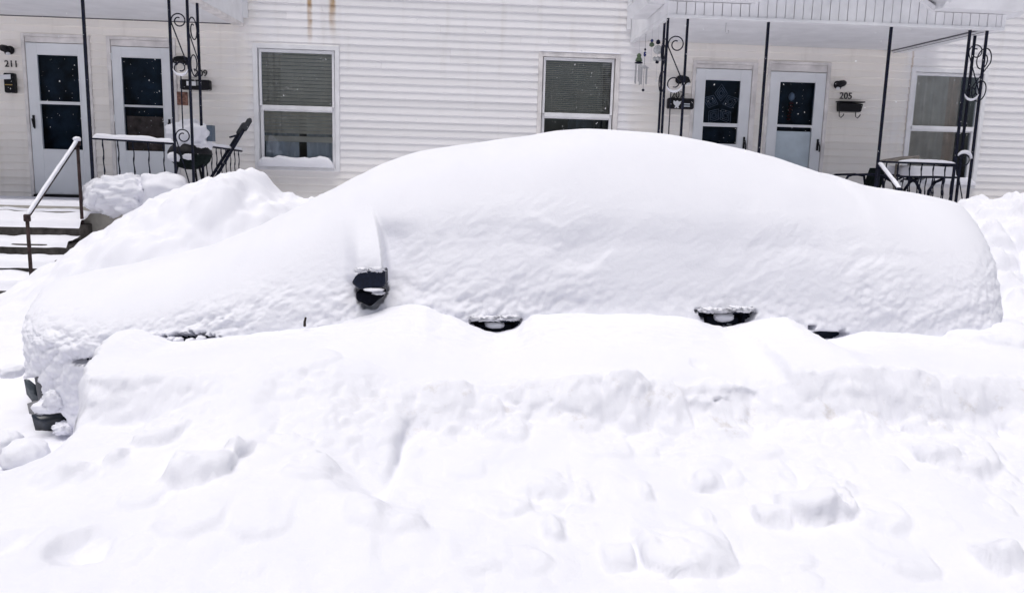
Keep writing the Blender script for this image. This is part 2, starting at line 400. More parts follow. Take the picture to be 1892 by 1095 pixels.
# dome features read off the photograph: px, py, radius px, height (m), squash (1 soft .. 3 clumpy), aspect
LUMPS = [(150,1015,45,-.05,1,1.3),(20,1010,40,-.03,1.2,1.2),(640,690,40,.02,1.6,1.5),(570,668,38,.025,1.8,1.4),(1290,672,14,-.015,1.2,1.2),(1553,952,16,-.05,1.5,1.0),
 (940,800,30,.03,2,1.3),(830,765,40,.03,2,1.3),(1070,760,36,.028,2,1.2),(905,775,26,.03,2,1.1),(1160,745,34,.03,2,1.2),(1340,755,45,.03,2,1.3),(1240,760,30,.025,2,1.3),(1700,770,40,.03,1.8,1.4),(1790,765,36,.035,1.8,1.3),
 (480,960,130,.02,1.2,1.5),(800,960,120,.025,1.2,1.4),(620,1030,130,.02,1.2,1.4),(1000,1060,90,.015,1.3,1.5)]
# snow-coated blocks: smooth back running into the slope, steep front with a scalloped foot (px, foot py, half width px, height m)
BLOCKS = [(350,902,66,.095),(436,848,22,.045),(282,830,42,.055),(200,869,17,.028),(90,905,50,.03),(1030,1001,20,.032),(1088,933,12,.022),(1198,925,13,.024),(1300,901,30,.026),(1362,897,18,.02),(1316,967,7,.016),
 (1535,979,76,.105),(1440,976,36,.055),(1152,1051,36,.042),(1290,1070,104,.085),(1870,1067,46,.09),(1800,886,92,.05),(1750,872,40,.03),(1665,881,22,.02),(1000,915,70,.03),(930,955,60,.03),(860,880,40,.02),(560,905,50,.02),(1650,990,60,.025),(700,1010,80,.02),(470,1010,60,.02),(330,1000,70,.02),(1480,1060,50,.02),(240,940,40,.02),(1120,850,60,.018),(1700,1075,70,.03),(880,1070,70,.02),(1410,850,50,.02)]
LUMPW = []
for (px, py, r, h, sq, asp) in LUMPS:
    p = hit(px, py); LUMPW.append((p[0], p[1], r*p[1]/FPX, h, sq, asp))
BLOCKW = []
for (px, py, hw, h) in BLOCKS:
    p = hit(px, py); BLOCKW.append((p[0], p[1], hw*p[1]/FPX, h))
PATCHW = []
for (px, py, r) in ((600,780,110),(680,850,60),(1010,940,90),(1520,900,110),(1800,860,100),(560,700,70),(350,870,70),(1250,1030,80),(900,790,90),(1200,800,110),(1050,890,60),(1660,790,120),(330,740,80)):
    p = hit(px, py); PATCHW.append((p[0], p[1], r*p[1]/FPX))
_lr = np.random.default_rng(3)
for k in range(36):       # smaller crumbs, denser at the foot of the cut and on the left
    px = _lr.uniform(-150, 2050); py = _lr.choice([_lr.uniform(780, 1095), _lr.uniform(780, 900), _lr.uniform(720, 800)])
    p = hit(px, py); r = _lr.uniform(0.012, 0.05)
    LUMPW.append((p[0], p[1], r, r*_lr.uniform(0.15, 0.5), _lr.uniform(1.3, 2.6), _lr.uniform(0.9, 1.7)))
for k in range(260):       # lumps on the yard mounds
    if k % 3 == 0: px, py = _lr.uniform(1780, 2100), _lr.uniform(355, 640)
    elif k % 3 == 1: px, py = _lr.uniform(330, 640), _lr.uniform(322, 420)
    else: px, py = _lr.uniform(-60, 460), _lr.uniform(350, 620)
    p = hit(px, py); r = _lr.uniform(0.06, 0.22)
    LUMPW.append((p[0], p[1], r, r*(_lr.uniform(0.05, 0.4) if k % 3 == 0 else _lr.uniform(-0.08, 0.24)), _lr.uniform(1.2, 2.2), _lr.uniform(0.9, 1.6)))
def terrain(xs, ys, fine):
    """displaced ground; returns (ny, nx, 3)"""
    Xg, Yg = np.meshgrid(xs, ys)
    wy = 0.035*noise(xs*1.6, xs*0+0.3, 0, 2)+0.018*noise(xs*6, xs*0+0.7, 0, 3)
    Z = np.zeros_like(Xg)
    for j, x in enumerate(xs):
        a, b = base_profile(x); a = np.array(a); a[5:8] += wy[j]
        Z[:, j] = np.interp(ys, a, b)
    dx = xs[len(xs)//2+1]-xs[len(xs)//2]; dy = ys[len(ys)//2+1]-ys[len(ys)//2]
    XL = np.interp(ys, [2.0, 2.94, 3.07, 3.40, 3.74, 3.98], [-1.50, -1.54, -1.575, -1.68, -1.79, -1.87])
    zlo = np.interp(ys, [2.94, 3.25, 3.74, 4.3, 5.7], [0.50, 0.34, 0.24, 0.27, 0.42])
    msk = sst(-0.03, 0.03, Xg-XL[:, None]+0.035*noise(Yg*4, Xg*2, 0.5, 4)+0.02*noise(Yg*11, Xg*5, 0.5, 5))
    ap = sst(2.88, 2.96, Yg)*sst(4.9, 4.2, Yg)*(1-msk)
    Z = Z*(1-ap)+ap*np.minimum(Z, zlo[:, None])
    rb = 0.02 if fine else 0.14
    Z = blur(Z, int(rb/dy), 0); Z = blur(Z, int(rb/dx), 1)
    for (lx, ly, r, h, sq, asp) in LUMPW:
        rx, ry = r*asp, r*1.25
        j0, j1 = np.searchsorted(xs, [lx-1.6*rx, lx+1.6*rx]); i0, i1 = np.searchsorted(ys, [ly-1.6*ry, ly+1.6*ry])
        if j1 <= j0 or i1 <= i0: continue
        xx, yy = Xg[i0:i1, j0:j1], Yg[i0:i1, j0:j1]
        q = np.sqrt(((xx-lx)/rx)**2+((yy-ly)/ry)**2)
        q = q*(1+0.22*noise(xx/r*0.9, yy/r*0.9, lx, 1))
        Z[i0:i1, j0:j1] += h*np.clip(1-(q/1.15)**(2*min(sq, 2.2)), 0, 1)**(1.3 if sq < 1.7 else 0.8)
    for q_, (lx, ly, rx, h) in enumerate(BLOCKW):
        Lb = max(0.14, 2.0*rx); j0, j1 = np.searchsorted(xs, [lx-1.3*rx, lx+1.3*rx]); i0, i1 = np.searchsorted(ys, [ly-0.12, ly+rx+Lb+0.1])
        if j1 <= j0 or i1 <= i0 or not fine: continue
        xx, yy = Xg[i0:i1, j0:j1], Yg[i0:i1, j0:j1]
        qx = (xx-lx)/rx+0.10*noise(yy*6, xx*3, q_, 7); ar = np.sqrt(np.clip(1-qx*qx, 0, 1))
        yf = ly+0.60*rx*(1-ar)+0.02*noise(xx*9, xx*0+q_, 0.3, 8)
        tf = np.clip((yy-yf)/(0.6*h+0.35*rx+0.01), 0, 1); fr_ = np.sqrt(np.clip(1-(1-tf)**2, 0, 1)); bk = 1-sst(0.0, 1.0, (yy-yf)/Lb)
        Z[i0:i1, j0:j1] += 1.10*h*ar**0.8*fr_*bk*(1+0.25*noise(xx*7, yy*7, q_, 6))
    # roughness: broken snow on the cut face and slope, smooth wind crust on the shelf
    shelf = sst(3.08, 3.18, Yg)*sst(4.0, 3.9, Yg)*sst(-1.75, -1.5, Xg)
    slope = 1-shelf
    face = sst(2.85, 2.93, Yg)*sst(3.12, 3.04, Yg)
    yard = sst(5.4, 6.0, Yg)
    Z += slope*(0.020*fbm(Xg*2.2, Yg*2.2, 0, 3, 21)+0.030*sst(2.9, 2.6, Yg)*noise(Xg*1.7, Yg*2.6, 0.3, 22) + 0.005*billow(Xg*7, Yg*7, 0.3, 3, 31)) + shelf*0.008*fbm(Xg*2, Yg*3, 0, 2, 41)
    rough = sst(0.0, 0.5, fbm(Xg*1.4, Yg*1.4, 3.3, 2, 61))
    if fine:
        pt = np.zeros_like(Z)
        for (lx, ly, rp) in PATCHW: pt = np.maximum(pt, np.exp(-(((Xg-lx)/rp)**2+((Yg-ly)/(rp*1.1))**2)**1.5))
        pt = pt*slope*sst(-0.3, 0.3, fbm(Xg*5, Yg*5, 1.3, 2, 121)+0.15)
        Z += pt*(0.016*billow(Xg*10, Yg*10, 0.2, 3, 123)+0.008*fbm(Xg*24, Yg*24, 0.4, 3, 127))
        Z += slope*rough*0.008*billow(Xg*16, Yg*16, 0.7, 3, 51) + face*0.02*noise(Xg*3.1, Yg*2, 0.4, 73)
        rip = sst(3.30, 3.5, Yg)*shelf
        Z += rip*0.0045*billow(Xg*10+Yg*6, Yg*24, 0, 2, 81) + shelf*0.0012*noise(Xg*30, Yg*30, 0, 6)
    Z += yard*(0.05*billow(Xg*2.0, Yg*2.0, 0, 4, 91)-0.06+0.022*billow(Xg*5, Yg*5, 0.2, 3, 95)+sst(3.0, 3.8, Xg)*0.07*billow(Xg*3.3, Yg*3.3, 0.5, 3, 97)) 
    if fine:      # broken, slightly overhanging texture on the steep faces
        st = np.abs(np.gradient(blur(Z, 3, 0), dy, axis=0)); sx = np.abs(np.gradient(blur(Z, 3, 1), dx, axis=1))
        mk = blur(sst(0.40, 1.0, np.maximum(st, sx)), 2, 0)*(0.40+0.60*sst(-0.25, 0.25, noise(Xg*1.3, Xg*0+0.5, 0, 109)))
        Yg = Yg-mk*(0.034*fbm(Xg*4.0, Z*6, Yg*2, 4, 101, 0.6)+0.022*billow(Xg*11, Z*14, Yg*4, 3, 103))
        Z = Z+blur(sst(0.30, 0.8, np.maximum(st, sx)), 2, 0)*(0.006*billow(Xg*22, Yg*22, 0.2, 3, 111)+0.008*fbm(Xg*9, Yg*9, 0.6, 3, 113))
        Xg = Xg-sst(0.5, 1.1, sx)*0.02*fbm(Xg*3, Z*7, Yg*7, 3, 107)
    return np.stack([Xg, Yg, Z], -1)
xs = np.arange(-4.4, 4.9, 0.010); ys = np.arange(0.7, 4.02, 0.010)
bank = fast_grid('street_snow_bank', terrain(xs, ys, True), SNOWD); tag(bank, 'ploughed snow bank with a cut face along the near side of the car', kind='structure')
xs = np.arange(-9.5, 11.0, 0.030); ys = np.arange(3.97, 10.28, 0.025)
T2 = terrain(xs, ys, False); T2[..., 2] -= 0.004
yard = fast_grid('yard_snow', T2, SNOW); tag(yard, 'heaped snow in the front yard between car and porches', kind='structure')
gx = np.concatenate([np.linspace(-120, -9.5, 24), np.arange(-9.0, 11, 0.5), np.linspace(11, 120, 24)])
gy = np.concatenate([np.linspace(-120, -1, 30), np.arange(-0.5, 10.5, 0.4), np.linspace(11, 120, 20)])
Xg, Yg = np.meshgrid(gx, gy)
Zg = np.interp(Yg, [-120, -6, 0.2, 0.9, 2, 9, 120], [0.0, 0.25, 0.38, 0.34, 0.10, 0.10, 0.10])
outside = 1-(sst(-10.2, -9.2, Xg)*sst(11.4, 10.6, Xg)*sst(0.0, 0.9, Yg))
Zg = np.where(Yg > 0.5, 0.05, Zg)+0.03*noise(Xg*0.7, Yg*0.7, 0, 4)
gr = fast_grid('snowy_ground', np.stack([Xg, Yg, Zg], -1), SNOW); tag(gr, 'flat snow covered street and ground', kind='structure')

# ================================================================== SNOW-COVERED CAR
SIL = [(46,660),(48,620),(56,580),(75,545),(120,515),(190,497),(270,485),(350,465),(430,445),(500,415),(560,380),(620,346),(700,306),(770,283),(850,268),(930,255),(985,249),(1030,242),(1080,240),(1130,241),(1230,249),(1310,263),(1400,285),(1480,310),(1560,338),(1620,352),(1700,365),(1760,377),(1792,394),(1812,422)]
YC, W0 = 4.72, 0.98
XF, XR = -2.47, 3.04
def plan_w(X):
    f = np.clip((XF+0.85-X)/0.85, 0, 1); r = np.clip((X-(XR-0.48))/0.48, 0, 1)
    return W0*np.maximum(1-f**2.6, 0)**(1/2.3)*np.maximum(1-r**2.8, 0)**(1/2.4)
NX = 860
uu = np.linspace(0, 1, NX)
Xs = XF+(XR-XF)*(0.5-0.5*np.cos(math.pi*uu))*0.35+(XR-XF)*uu*0.65
sil = np.array([P(x, y, YC+0.1) for x, y in SIL])
zt = np.interp(Xs, sil[:, 0], sil[:, 2])
zt = np.where(Xs < sil[0, 0], sil[0, 2], zt); zt = np.where(Xs > sil[-1, 0], sil[-1, 2], zt)
ZB = 0.72
def section(Xs, zt, th, W):
    """points over the near side, the top and the far side; th in 0..pi"""
    p = 2.35; q = 2.5
    h = np.sin(th)**(2/p); g = np.sign(np.cos(th))*np.abs(np.cos(th))**(2/q)
    zb = np.minimum(ZB, zt-0.12)[:, None]
    tum = 1-0.10*np.clip((h[None, :]-0.0), 0, 1)
    Y = YC-W[:, None]*g[None, :]*tum
    Z = zb+(zt[:, None]-zb)*h[None, :]
    X = np.repeat(Xs[:, None], len(th), 1)
    return X, Y, Z
thc = np.linspace(0.001, math.pi-0.001, 90)
su = np.array([s[0] for s in SIL]); sv = np.array([s[1] for s in SIL])
for it in range(10):
    X, Y, Z = section(Xs, zt, thc, plan_w(Xs))
    u, v = proj(np.stack([X, Y, Z], -1))
    k = v.argmin(1); ut = u[np.arange(NX), k]; vt = v[np.arange(NX), k]; yt = Y[np.arange(NX), k]
    want = np.interp(ut, su, sv, left=sv[0], right=sv[-1])
    dz = (vt-want)*yt/FPX
    end = sst(XF+0.0, XF+0.12, Xs)*sst(XR-0.02, XR-0.25, Xs)
    zt = zt+0.7*dz*end
    zt = np.maximum(zt, 0.85)
zt = blur(zt, 6, 0)
def ths(n1, n2):
    a = np.linspace(0, 1, n1); a = (math.pi/2+0.25)*(0.8*a+0.2*a*a)
    b = np.linspace(math.pi/2+0.25, math.pi-0.001, n2)[1:]
    return np.concatenate([np.maximum(a, 0.001), b])
TH = ths(210, 60)
NSK = 70
def shell(grow_side=0.0, grow_top=0.0):
    X, Y, Z = section(Xs, zt+grow_top, TH, np.maximum(plan_w(Xs)+grow_side, 0.0))
    zsk = np.linspace(0.10, 1, NSK, endpoint=False)[None, :]
    n = NSK
    k = np.linspace(0, 1, n, endpoint=False)[None, :]
    Zs = 0.10+(Z[:, :1]-0.10)*k; Ys = np.repeat(Y[:, :1], n, 1)+0.10*(1-k)**2; Xk = np.repeat(X[:, :1], n, 1)
    # nose and tail tuck in a little below
    kf = np.linspace(0, 1, 8)[1:][None, :]
    Zf = Z[:, -1:]-(Z[:, -1:]-0.10)*kf; Yf = np.repeat(Y[:, -1:], 7, 1); Xf = np.repeat(X[:, :1], 7, 1)
    return np.stack([np.hstack([Xk, X, Xf]), np.hstack([Ys, Y, Yf]), np.hstack([Zs, Z, Zf])], -1)
S = shell()
def normals(A):
    du = np.gradient(A, axis=0); dv = np.gradient(A, axis=1)
    n = np.cross(dv, du); n /= (np.linalg.norm(n, axis=-1, keepdims=True)+1e-9); return n
N = normals(S)
ctr = np.array([0.3, YC, 0.6])
if (np.einsum('ijk,ijk->ij', N, S-ctr).mean()) < 0: N = -N
u, v = proj(S)
near = S[..., 1] < YC
X, Y, Z = S[..., 0], S[..., 1], S[..., 2]
up = np.clip(N[..., 2], 0, 1)
side = sst(0.75, 0.35, N[..., 2])
low = sst(1.25, 0.85, Z)
# crusted side: ridges climbing to the right, cauliflower lumps low down, smooth on top
a_ = math.radians(24); cx_, sx_ = math.cos(a_), math.sin(a_)
al = X*cx_+Z*sx_; ac = -X*sx_+Z*cx_
wrp = 0.22*fbm(X*2.5, Z*2.5, Y, 2, 5)
ridge = noise(al*2.6+wrp, ac*9+wrp*7, Y*1.5, 8)
terr = (lambda t: np.clip(t, -0.25, 0.12))(noise(al*1.7, ac*7.5+wrp*5, 0.2, 12))
D = 0.016*fbm(X*1.1, Z*1.4, Y*1.1, 2, 1)
D += side*(0.008*ridge+0.015*terr+0.003*billow(al*9, ac*20, Y*6, 3, 15))
D += side*low*(1-0.5*sst(2.0, 2.6, X))*(0.007*billow(X*11, Z*13, Y*9, 3, 23)+0.007*billow(al*5, ac*13, Y*5, 3, 24)+0.007*fbm(X*30, Z*32, Y*20, 3, 27))
rearc = sst(2.3, 2.7, X)*side
pm = 0.45+0.75*sst(-0.35, 0.35, fbm(al*1.1, ac*1.9, 0.7, 2, 45))
D = 0.016*fbm(X*1.1, Z*1.4, Y*1.1, 2, 1)+(D-0.016*fbm(X*1.1, Z*1.4, Y*1.1, 2, 1))*pm
D += rearc*0.006*fbm(X*26, Z*26, Y*26, 3, 29)
nose = sst(-1.5, -2.0, X)*sst(0.95, 0.75, Z)
D += nose*0.013*billow(X*8, Z*8, Y*8, 3, 33)
D += (1-side)*0.004*fbm(X*2.5, Z*1, Y*2.5, 2, 37)
# the rear quarter bulges a little, the glass line dips a little
D += -0.03*side*sst(0.2, 0.0, np.abs(Z-1.15)-0.12)*sst(-0.9, -0.3, X)*sst(2.2, 1.6, X)
# hood snow steps
S2 = S+N*D[..., None]
# snow fin standing on the door mirror: sharp trailing edge on the right
fin = sst(375, 470, v)*sst(520, 500, v)*sst(628, 668, u)*sst(1.0, -1.0, u-(712-26*np.clip((505-v)/125, 0, 1)**2))*near
edge_l = 0.5+0.5*sst(600, 690, u)
S2[..., 1] -= 0.13*fin*edge_l
dent = sst(0, 6, u-(712-26*np.clip((505-v)/125, 0, 1)**2))*sst(800, 722, u)*sst(395, 440, v)*sst(575, 530, v)*near
S2[..., 1] += 0.035*dent
# places where the bodywork shows through
def hole(cx, cy, rx, ry, depth, flat_top=None, jag=0.35, pw=2.0, f=0.07):
    global S2
    q = (np.abs((u-cx)/rx)**pw+np.abs((v-cy)/ry)**pw)
    q = q+jag*fbm(u*f, v*f, 0, 3, int(cx) % 40)
    m = sst(1.06, 0.86, q)*near
    if flat_top is not None: m = m*sst(flat_top-1.2, flat_top+1.2, v)
    S2 = S2-N*(m*depth)[..., None]
hole(917, 588, 50, 28, 0.20, 589, 0.40, f=0.13)
hole(1345, 573, 54, 33, 0.20, 573, 0.40, f=0.13)
hole(1526, 618, 38, 11, 0.20, 614, 0.25)
hole(350, 630, 56, 16, 0.20, None, 0.9, f=0.13)
hole(684, 533, 29, 36, 0.05, None, 0.4, f=0.10)
hole(57, 722, 17, 27, 0.30, None, 0.15)
hole(90, 781, 34, 22, 0.30, 764, 0.25)
hole(150, 668, 16, 5, 0.30, None, 1.0, f=0.16)
hole(176, 667, 10, 8, 0.30, None, 0.8, f=0.16)
hole(1500, 605, 7, 4, 0.14, None, 0.8, f=0.2); hole(1556, 615, 7, 6, 0.14, None, 0.8, f=0.2)
cover = fast_grid('snow_cover', S2, SNOW)
tag(cover, 'deep rounded blanket of snow burying the whole parked car', 'snow cover')

# ---- the car itself, hidden but for the gaps in the snow
car = thing('parked_car', ((XF+XR)/2, YC, 0.1), 'dark navy sedan buried in snow with mirror and handles showing', 'car')
B = shell(-0.085, -0.20)[::8, ::4].copy()
B[..., 0] = np.clip(B[..., 0], XF+0.08, XR-0.09)
fast_grid('body', B, NAVY, car)
def side_y(px, py):
    """depth of the smooth snow side at a pixel"""
    d2 = (u-px)**2+(v-py)**2; d2 = np.where(near, d2, 1e9); i = np.unravel_index(d2.argmin(), d2.shape); return S[i]
for (hx, hy, hw) in ((920, 590.5, 43), (1345, 574.5, 50)):
    yb = side_y(hx, hy)[1]+0.050
    h = part_empty('door_handle', P(hx, hy, yb), car)
    a = P(hx-hw*0.95, hy+1, yb-0.015); b = P(hx+hw*0.95, hy-1, yb-0.015); mm = (a+b)/2+np.array([0, -0.02, 0])
    MB().tube([a, a*0.6+mm*0.4+np.array([0,-.012,0]), mm, b*0.6+mm*0.4+np.array([0,-.012,0]), b], [0.007, 0.010, 0.011, 0.010, 0.007], 8).smooth().build('grip', NAVY, h)
    c = P(hx-6, hy+8, yb+0.005)
    MB().lathe((c[0], c[1]+0.015, c[2]), [(0.105, 0.012), (0.10, 0.0), (0.085, 0.012), (0.05, 0.022), (0.01, 0.026)], 20, 'Y').smooth().build('recess', RUBBER, h)
    t0 = P(hx-hw*0.9, hy-0.5, yb-0.036); t1 = P(hx+hw*0.9, hy-2.5, yb-0.036)
    MB().tube([t0, (t0+t1)/2+np.array([0, -0.006, 0]), t1], 0.0028, 6).build('bright_strip', CHROME, h)
# mirror
mp_ = side_y(682, 515); my = mp_[1]-0.10
mir = part_empty('side_mirror', P(682, 545, my), car)
def superell(c, rx, ry, rz, e=0.6, n=14, m=22):
    A = np.zeros((n, m, 3))
    for i in range(n):
        for j in range(m):
            a = -math.pi/2+math.pi*i/(n-1); b = 2*math.pi*j/(m-1)
            f = lambda t, s: math.copysign(abs(t)**s, t)
            A[i, j] = (c[0]+rx*f(math.cos(a), e)*f(math.cos(b), e), c[1]+ry*f(math.cos(a), e)*f(math.sin(b), e), c[2]+rz*f(math.sin(a), e))
    return A
def taper_left(A, c, rx, k):
    A = A.copy(); t = np.clip((A[..., 0]-c[0])/rx, -1, 1); s = 1-k*np.clip(-t, 0, 1)**2
    A[..., 2] = c[2]+(A[..., 2]-c[2])*s+0.0*t; return A
def blk(name, pts, y0, y1, m):
    f = [P(x, y, y0) for x, y in pts]; MB().poly([(q[0], q[2]) for q in f], y0, y1).build(name, m, mir, 0.008)
blk('mirror_housing', [(649,523),(656,511),(668,500),(690,496),(711,500),(712,527),(706,531),(690,533),(664,535)], my, my+0.14, NAVY)
blk('mirror_foot', [(657,539),(683,540),(708,536),(711,546),(700,553),(690,562),(683,567),(670,560),(658,555)], my+0.025, my+0.13, RUBBER)
# front lamps and bumper
def patch(name, pts, dy, m, th=0.03, bulge=0.01, par=car):
    c = np.mean(pts, 0); mb = MB(); n = len(pts)
    yb = side_y(*c)[1]+dy
    vs = [P(x, y, yb) for x, y in pts]; ce = np.mean(vs, 0)+np.array([0, -bulge, 0])
    bk = [q+np.array([0.01, th, 0]) for q in vs]
    mb.add(vs+[ce]+bk, [(i, (i+1) % n, n) for i in range(n)]+[((i+1) % n, i, n+1+i, n+1+(i+1) % n) for i in range(n)])
    return mb.smooth().build(name, m, par)
head = patch('headlight', [(44,700),(50,702),(62,712),(66,726),(70,738),(92,746),(60,742),(49,728)], 0.02, LENS, 0.008)
patch('bumper', [(50,745),(84,742),(80,756),(62,766),(54,764)], 0.03, mat('bumper_grey', (0.22,0.22,0.23), 0.4), 0.05)
patch('fog_lamp_grille', [(58,766),(70,770),(100,766),(123,762),(118,778),(104,790),(92,797),(78,800),(66,797),(62,782)], 0.03, mat('bumper_blue_black', (0.012, 0.017, 0.028), 0.3, 0, 0.5, 0.5, 40), 0.02)
patch('bumper_lip', [(64,802),(80,806),(96,810),(95,812),(78,810),(64,805)], 0.0, RUBBER, 0.05)

# lumps of snow caught on car details
def snow_lump(name, c, rx, ry, rz, label, seed=0, n=16, m=28, amp=0.16, flat=0.0, parent=None, f=2.2):
    A = superell(c, rx, ry, rz, 0.85, n, m)
    d = (A-np.array(c))/np.array([rx, ry, rz])
    w = 1+amp*fbm(d[..., 0]*f, d[..., 1]*f, d[..., 2]*f, 3, seed)
    w[:, -1] = w[:, 0]
    A = np.array(c)+d*w[..., None]*np.array([rx, ry, rz])
    if flat > 0: A[..., 2] = np.maximum(A[..., 2], c[2]-flat*rz)
    o = MB().grid(A).smooth().build(name, SNOW)
    tag(o, label, 'snow'); return o
p = P(914, 599, side_y(914, 599)[1]+0.045); snow_lump('snow_lump', p, .048, .03, .020, 'small oval snow lump in the front door handle cup', 1)
p = P(1337, 585, side_y(1337, 585)[1]+0.045); snow_lump('snow_lump', p, .050, .03, .026, 'small oval snow lump in the rear door handle cup', 2)
p = P(690, 535, my-0.0); snow_lump('snow_lump', p, .050, .03, .008, 'thin strip of snow between the two dark pieces of the car mirror', 3)
p = P(104, 738, side_y(104, 738)[1]+0.02); snow_lump('snow_lump', p, .055, .05, .055, 'snow clump beside the headlight above the bumper ledge', 5, 20, 34, 0.3, f=3)
p = P(118, 790, side_y(118, 790)[1]-0.02); snow_lump('snow_lump', p, .05, .05, .03, 'snow clump at the right lower corner of the fog lamp grille', 6, 20, 34, 0.3, f=3)
p = P(92, 751, side_y(92, 751)[1]); snow_lump('snow_lump', p, .085, .05, .032, 'snow ledge on the bumper below the headlight', 4)

for q_, (lx, ly, lr) in enumerate(((330, 629, .018), (352, 630, .016), (372, 627, .02), (316, 626, .014))):
    p = P(lx, ly, side_y(lx, ly)[1]+0.01); snow_lump('snow_lump', p, lr*1.3, .03, lr, ['largest crumb of snow in the dark gap on the front wing', 'middle crumb of snow in the dark wing gap', 'rightmost crumb of snow in the dark wing gap', 'leftmost crumb of snow in the dark wing gap'][q_].replace('largest', 'second from left'), 60+q_, 10, 16, 0.3)
for q_, (lx, ly, rx_, rz_, lab) in enumerate(((668, 499, .030, .012, 'crust of snow on the upper left of the car mirror'), (697, 498, .034, .012, 'crust of snow along the top of the car mirror'), (699, 541, .026, .008, 'snow dusting over the right of the lower mirror piece'))):
    snow_lump('snow_lump', P(lx, ly, my+0.008), rx_, .02, rz_, lab, 70+q_, 16, 30, 0.6, f=4)
for q_, (lx, ly, rx_, lab) in enumerate(((900, 588, .075, 'ragged snow fringe hanging over the left of the front door handle'), (940, 587, .05, 'short snow fringe over the right of the front door handle'), (1318, 573, .07, 'ragged snow fringe over the left of the rear door handle'), (1370, 571, .06, 'ragged snow fringe over the right of the rear door handle'))):
    snow_lump('snow_lump', P(lx, ly, side_y(lx, ly)[1]+0.006), rx_, .03, .012, lab, 80+q_, 16, 44, 0.7, f=5)
tw = P(563, 602, 3.70)
t_ = MB().tube([tw, P(563, 594, 3.69), P(565, 586, 3.69)], [0.007, 0.006, 0.005], 6).build('twig', TWIG); tag(t_, 'short dark twig stuck upright in snow at the front wing', 'twig')

# loose snow blocks in front
for (px, py, rx, rz, sd, lab) in ((22, 690, .045, .028, 5, 'small snow chunk lying left of the buried bumper'),
                             (48, 850, .075, .06, 6, 'rounded snow chunk below the fog lamp at far left'),
                             (12, 828, .055, .05, 7, 'snow chunk at the left picture edge beside another chunk')):
    p = hit(px, py); snow_lump('snow_chunk', (p[0], p[1], p[2]+rz*0.35), rx, rx*1.1, rz, lab, sd, 20, 36, 0.12)

# ================================================================== ROW HOUSE
house = thing('row_house', (0.5, WALL+0.2, 0.3), 'long row house with off-white clapboard siding, four storm doors and porches', 'house')
OPEN = []
def wrect(tl, tr, br, bl, Y=WALL):
    a = [P(*q, Y) for q in (tl, tr, br, bl)]
    return ((a[0][0]+a[3][0])/2, (a[1][0]+a[2][0])/2, (a[2][2]+a[3][2])/2, (a[0][2]+a[1][2])/2)
FLOOR = 1.19
def wx(px, py): return PX(px, py, WALL)
def wz(px, py): return PZ(px, py, WALL)
# outer casing rectangles (x0, x1, z0, z1)
d211 = (wx(49,200), wx(174,200), FLOOR, 3.185); d209 = (wx(204,200), wx(330,200), FLOOR, 3.185)
d207 = (wx(1275,200), wx(1394,200), FLOOR, 3.150); d205 = (wx(1413,200), wx(1528,200), FLOOR, 3.180)
w1 = (wx(470,200), wx(628,200), 1.595, 3.165); w2 = (wx(993,180), wx(1142,180), 1.605, 3.19); w3 = (wx(1676,200), wx(1818,190), 1.60, 3.165)
OPEN = [d211, d209, d207, d205, w1, w2, w3]
HX0, HX1, HZ0, HZ1 = -9.5, 11.0, 0.3, 5.5
# backing wall
xsb = sorted({HX0, HX1}|{o[0]+0.03 for o in OPEN}|{o[1]-0.03 for o in OPEN}); zsb = sorted({HZ0, HZ1}|{o[2]+0.03 for o in OPEN}|{o[3]-0.03 for o in OPEN})
mb = MB()
for i in range(len(xsb)-1):
    run = None
    for k in range(len(zsb)-1):
        xm, zm = (xsb[i]+xsb[i+1])/2, (zsb[k]+zsb[k+1])/2
        inside = any(o[0] < xm < o[1] and o[2] < zm < o[3] for o in OPEN)
        if not inside:
            if run is None: run = [zsb[k], zsb[k+1]]
            else: run[1] = zsb[k+1]
        if inside or k == len(zsb)-2:
            if run: mb.box(xsb[i], xsb[i+1], WALL+0.02, WALL+0.16, run[0], run[1])
            run = None
wall = mb.build('wall', mat('wall_sheathing', (0.42, 0.40, 0.38), 0.8), house)
# clapboards
COURSE = (wz(740, 15.1)-wz(740, 86))/5.0; Z0 = wz(740, 86)
JOINTS = {}
def plank(x0, x1, zb, zt, dy):
    mb = MB(); lip = 0.018+dy; g = 0.0008
    y_b = WALL-lip; y_t = WALL-0.002; y_s = WALL+0.02
    vs = []
    for x in (x0+g, x1-g):
        vs += [(x, y_b+0.003, zb), (x, y_b, zb+0.004), (x, y_b+0.001, zb+0.012), (x, y_t, zt), (x, y_s, zt), (x, y_s, zb)]
    fs = [(i, i+1, 7+i, 6+i) for i in range(5)]+[(5, 0, 6, 11), (5, 4, 3, 2, 1, 0), (6, 7, 8, 9, 10, 11)]
    mb.add(vs, fs); return mb.build('siding_plank', SIDING, wall)
k0 = int(math.floor((1.0-Z0)/COURSE)); k1 = int(math.ceil((5.3-Z0)/COURSE))
rr = random.Random(5)
fixed = {1: [wx(962, 85)], 0: [], -1: [wx(832, 97)], -2: [wx(936, 112), wx(832, 110)], -3: [wx(705, 132)], 3: [wx(530, 57)]}
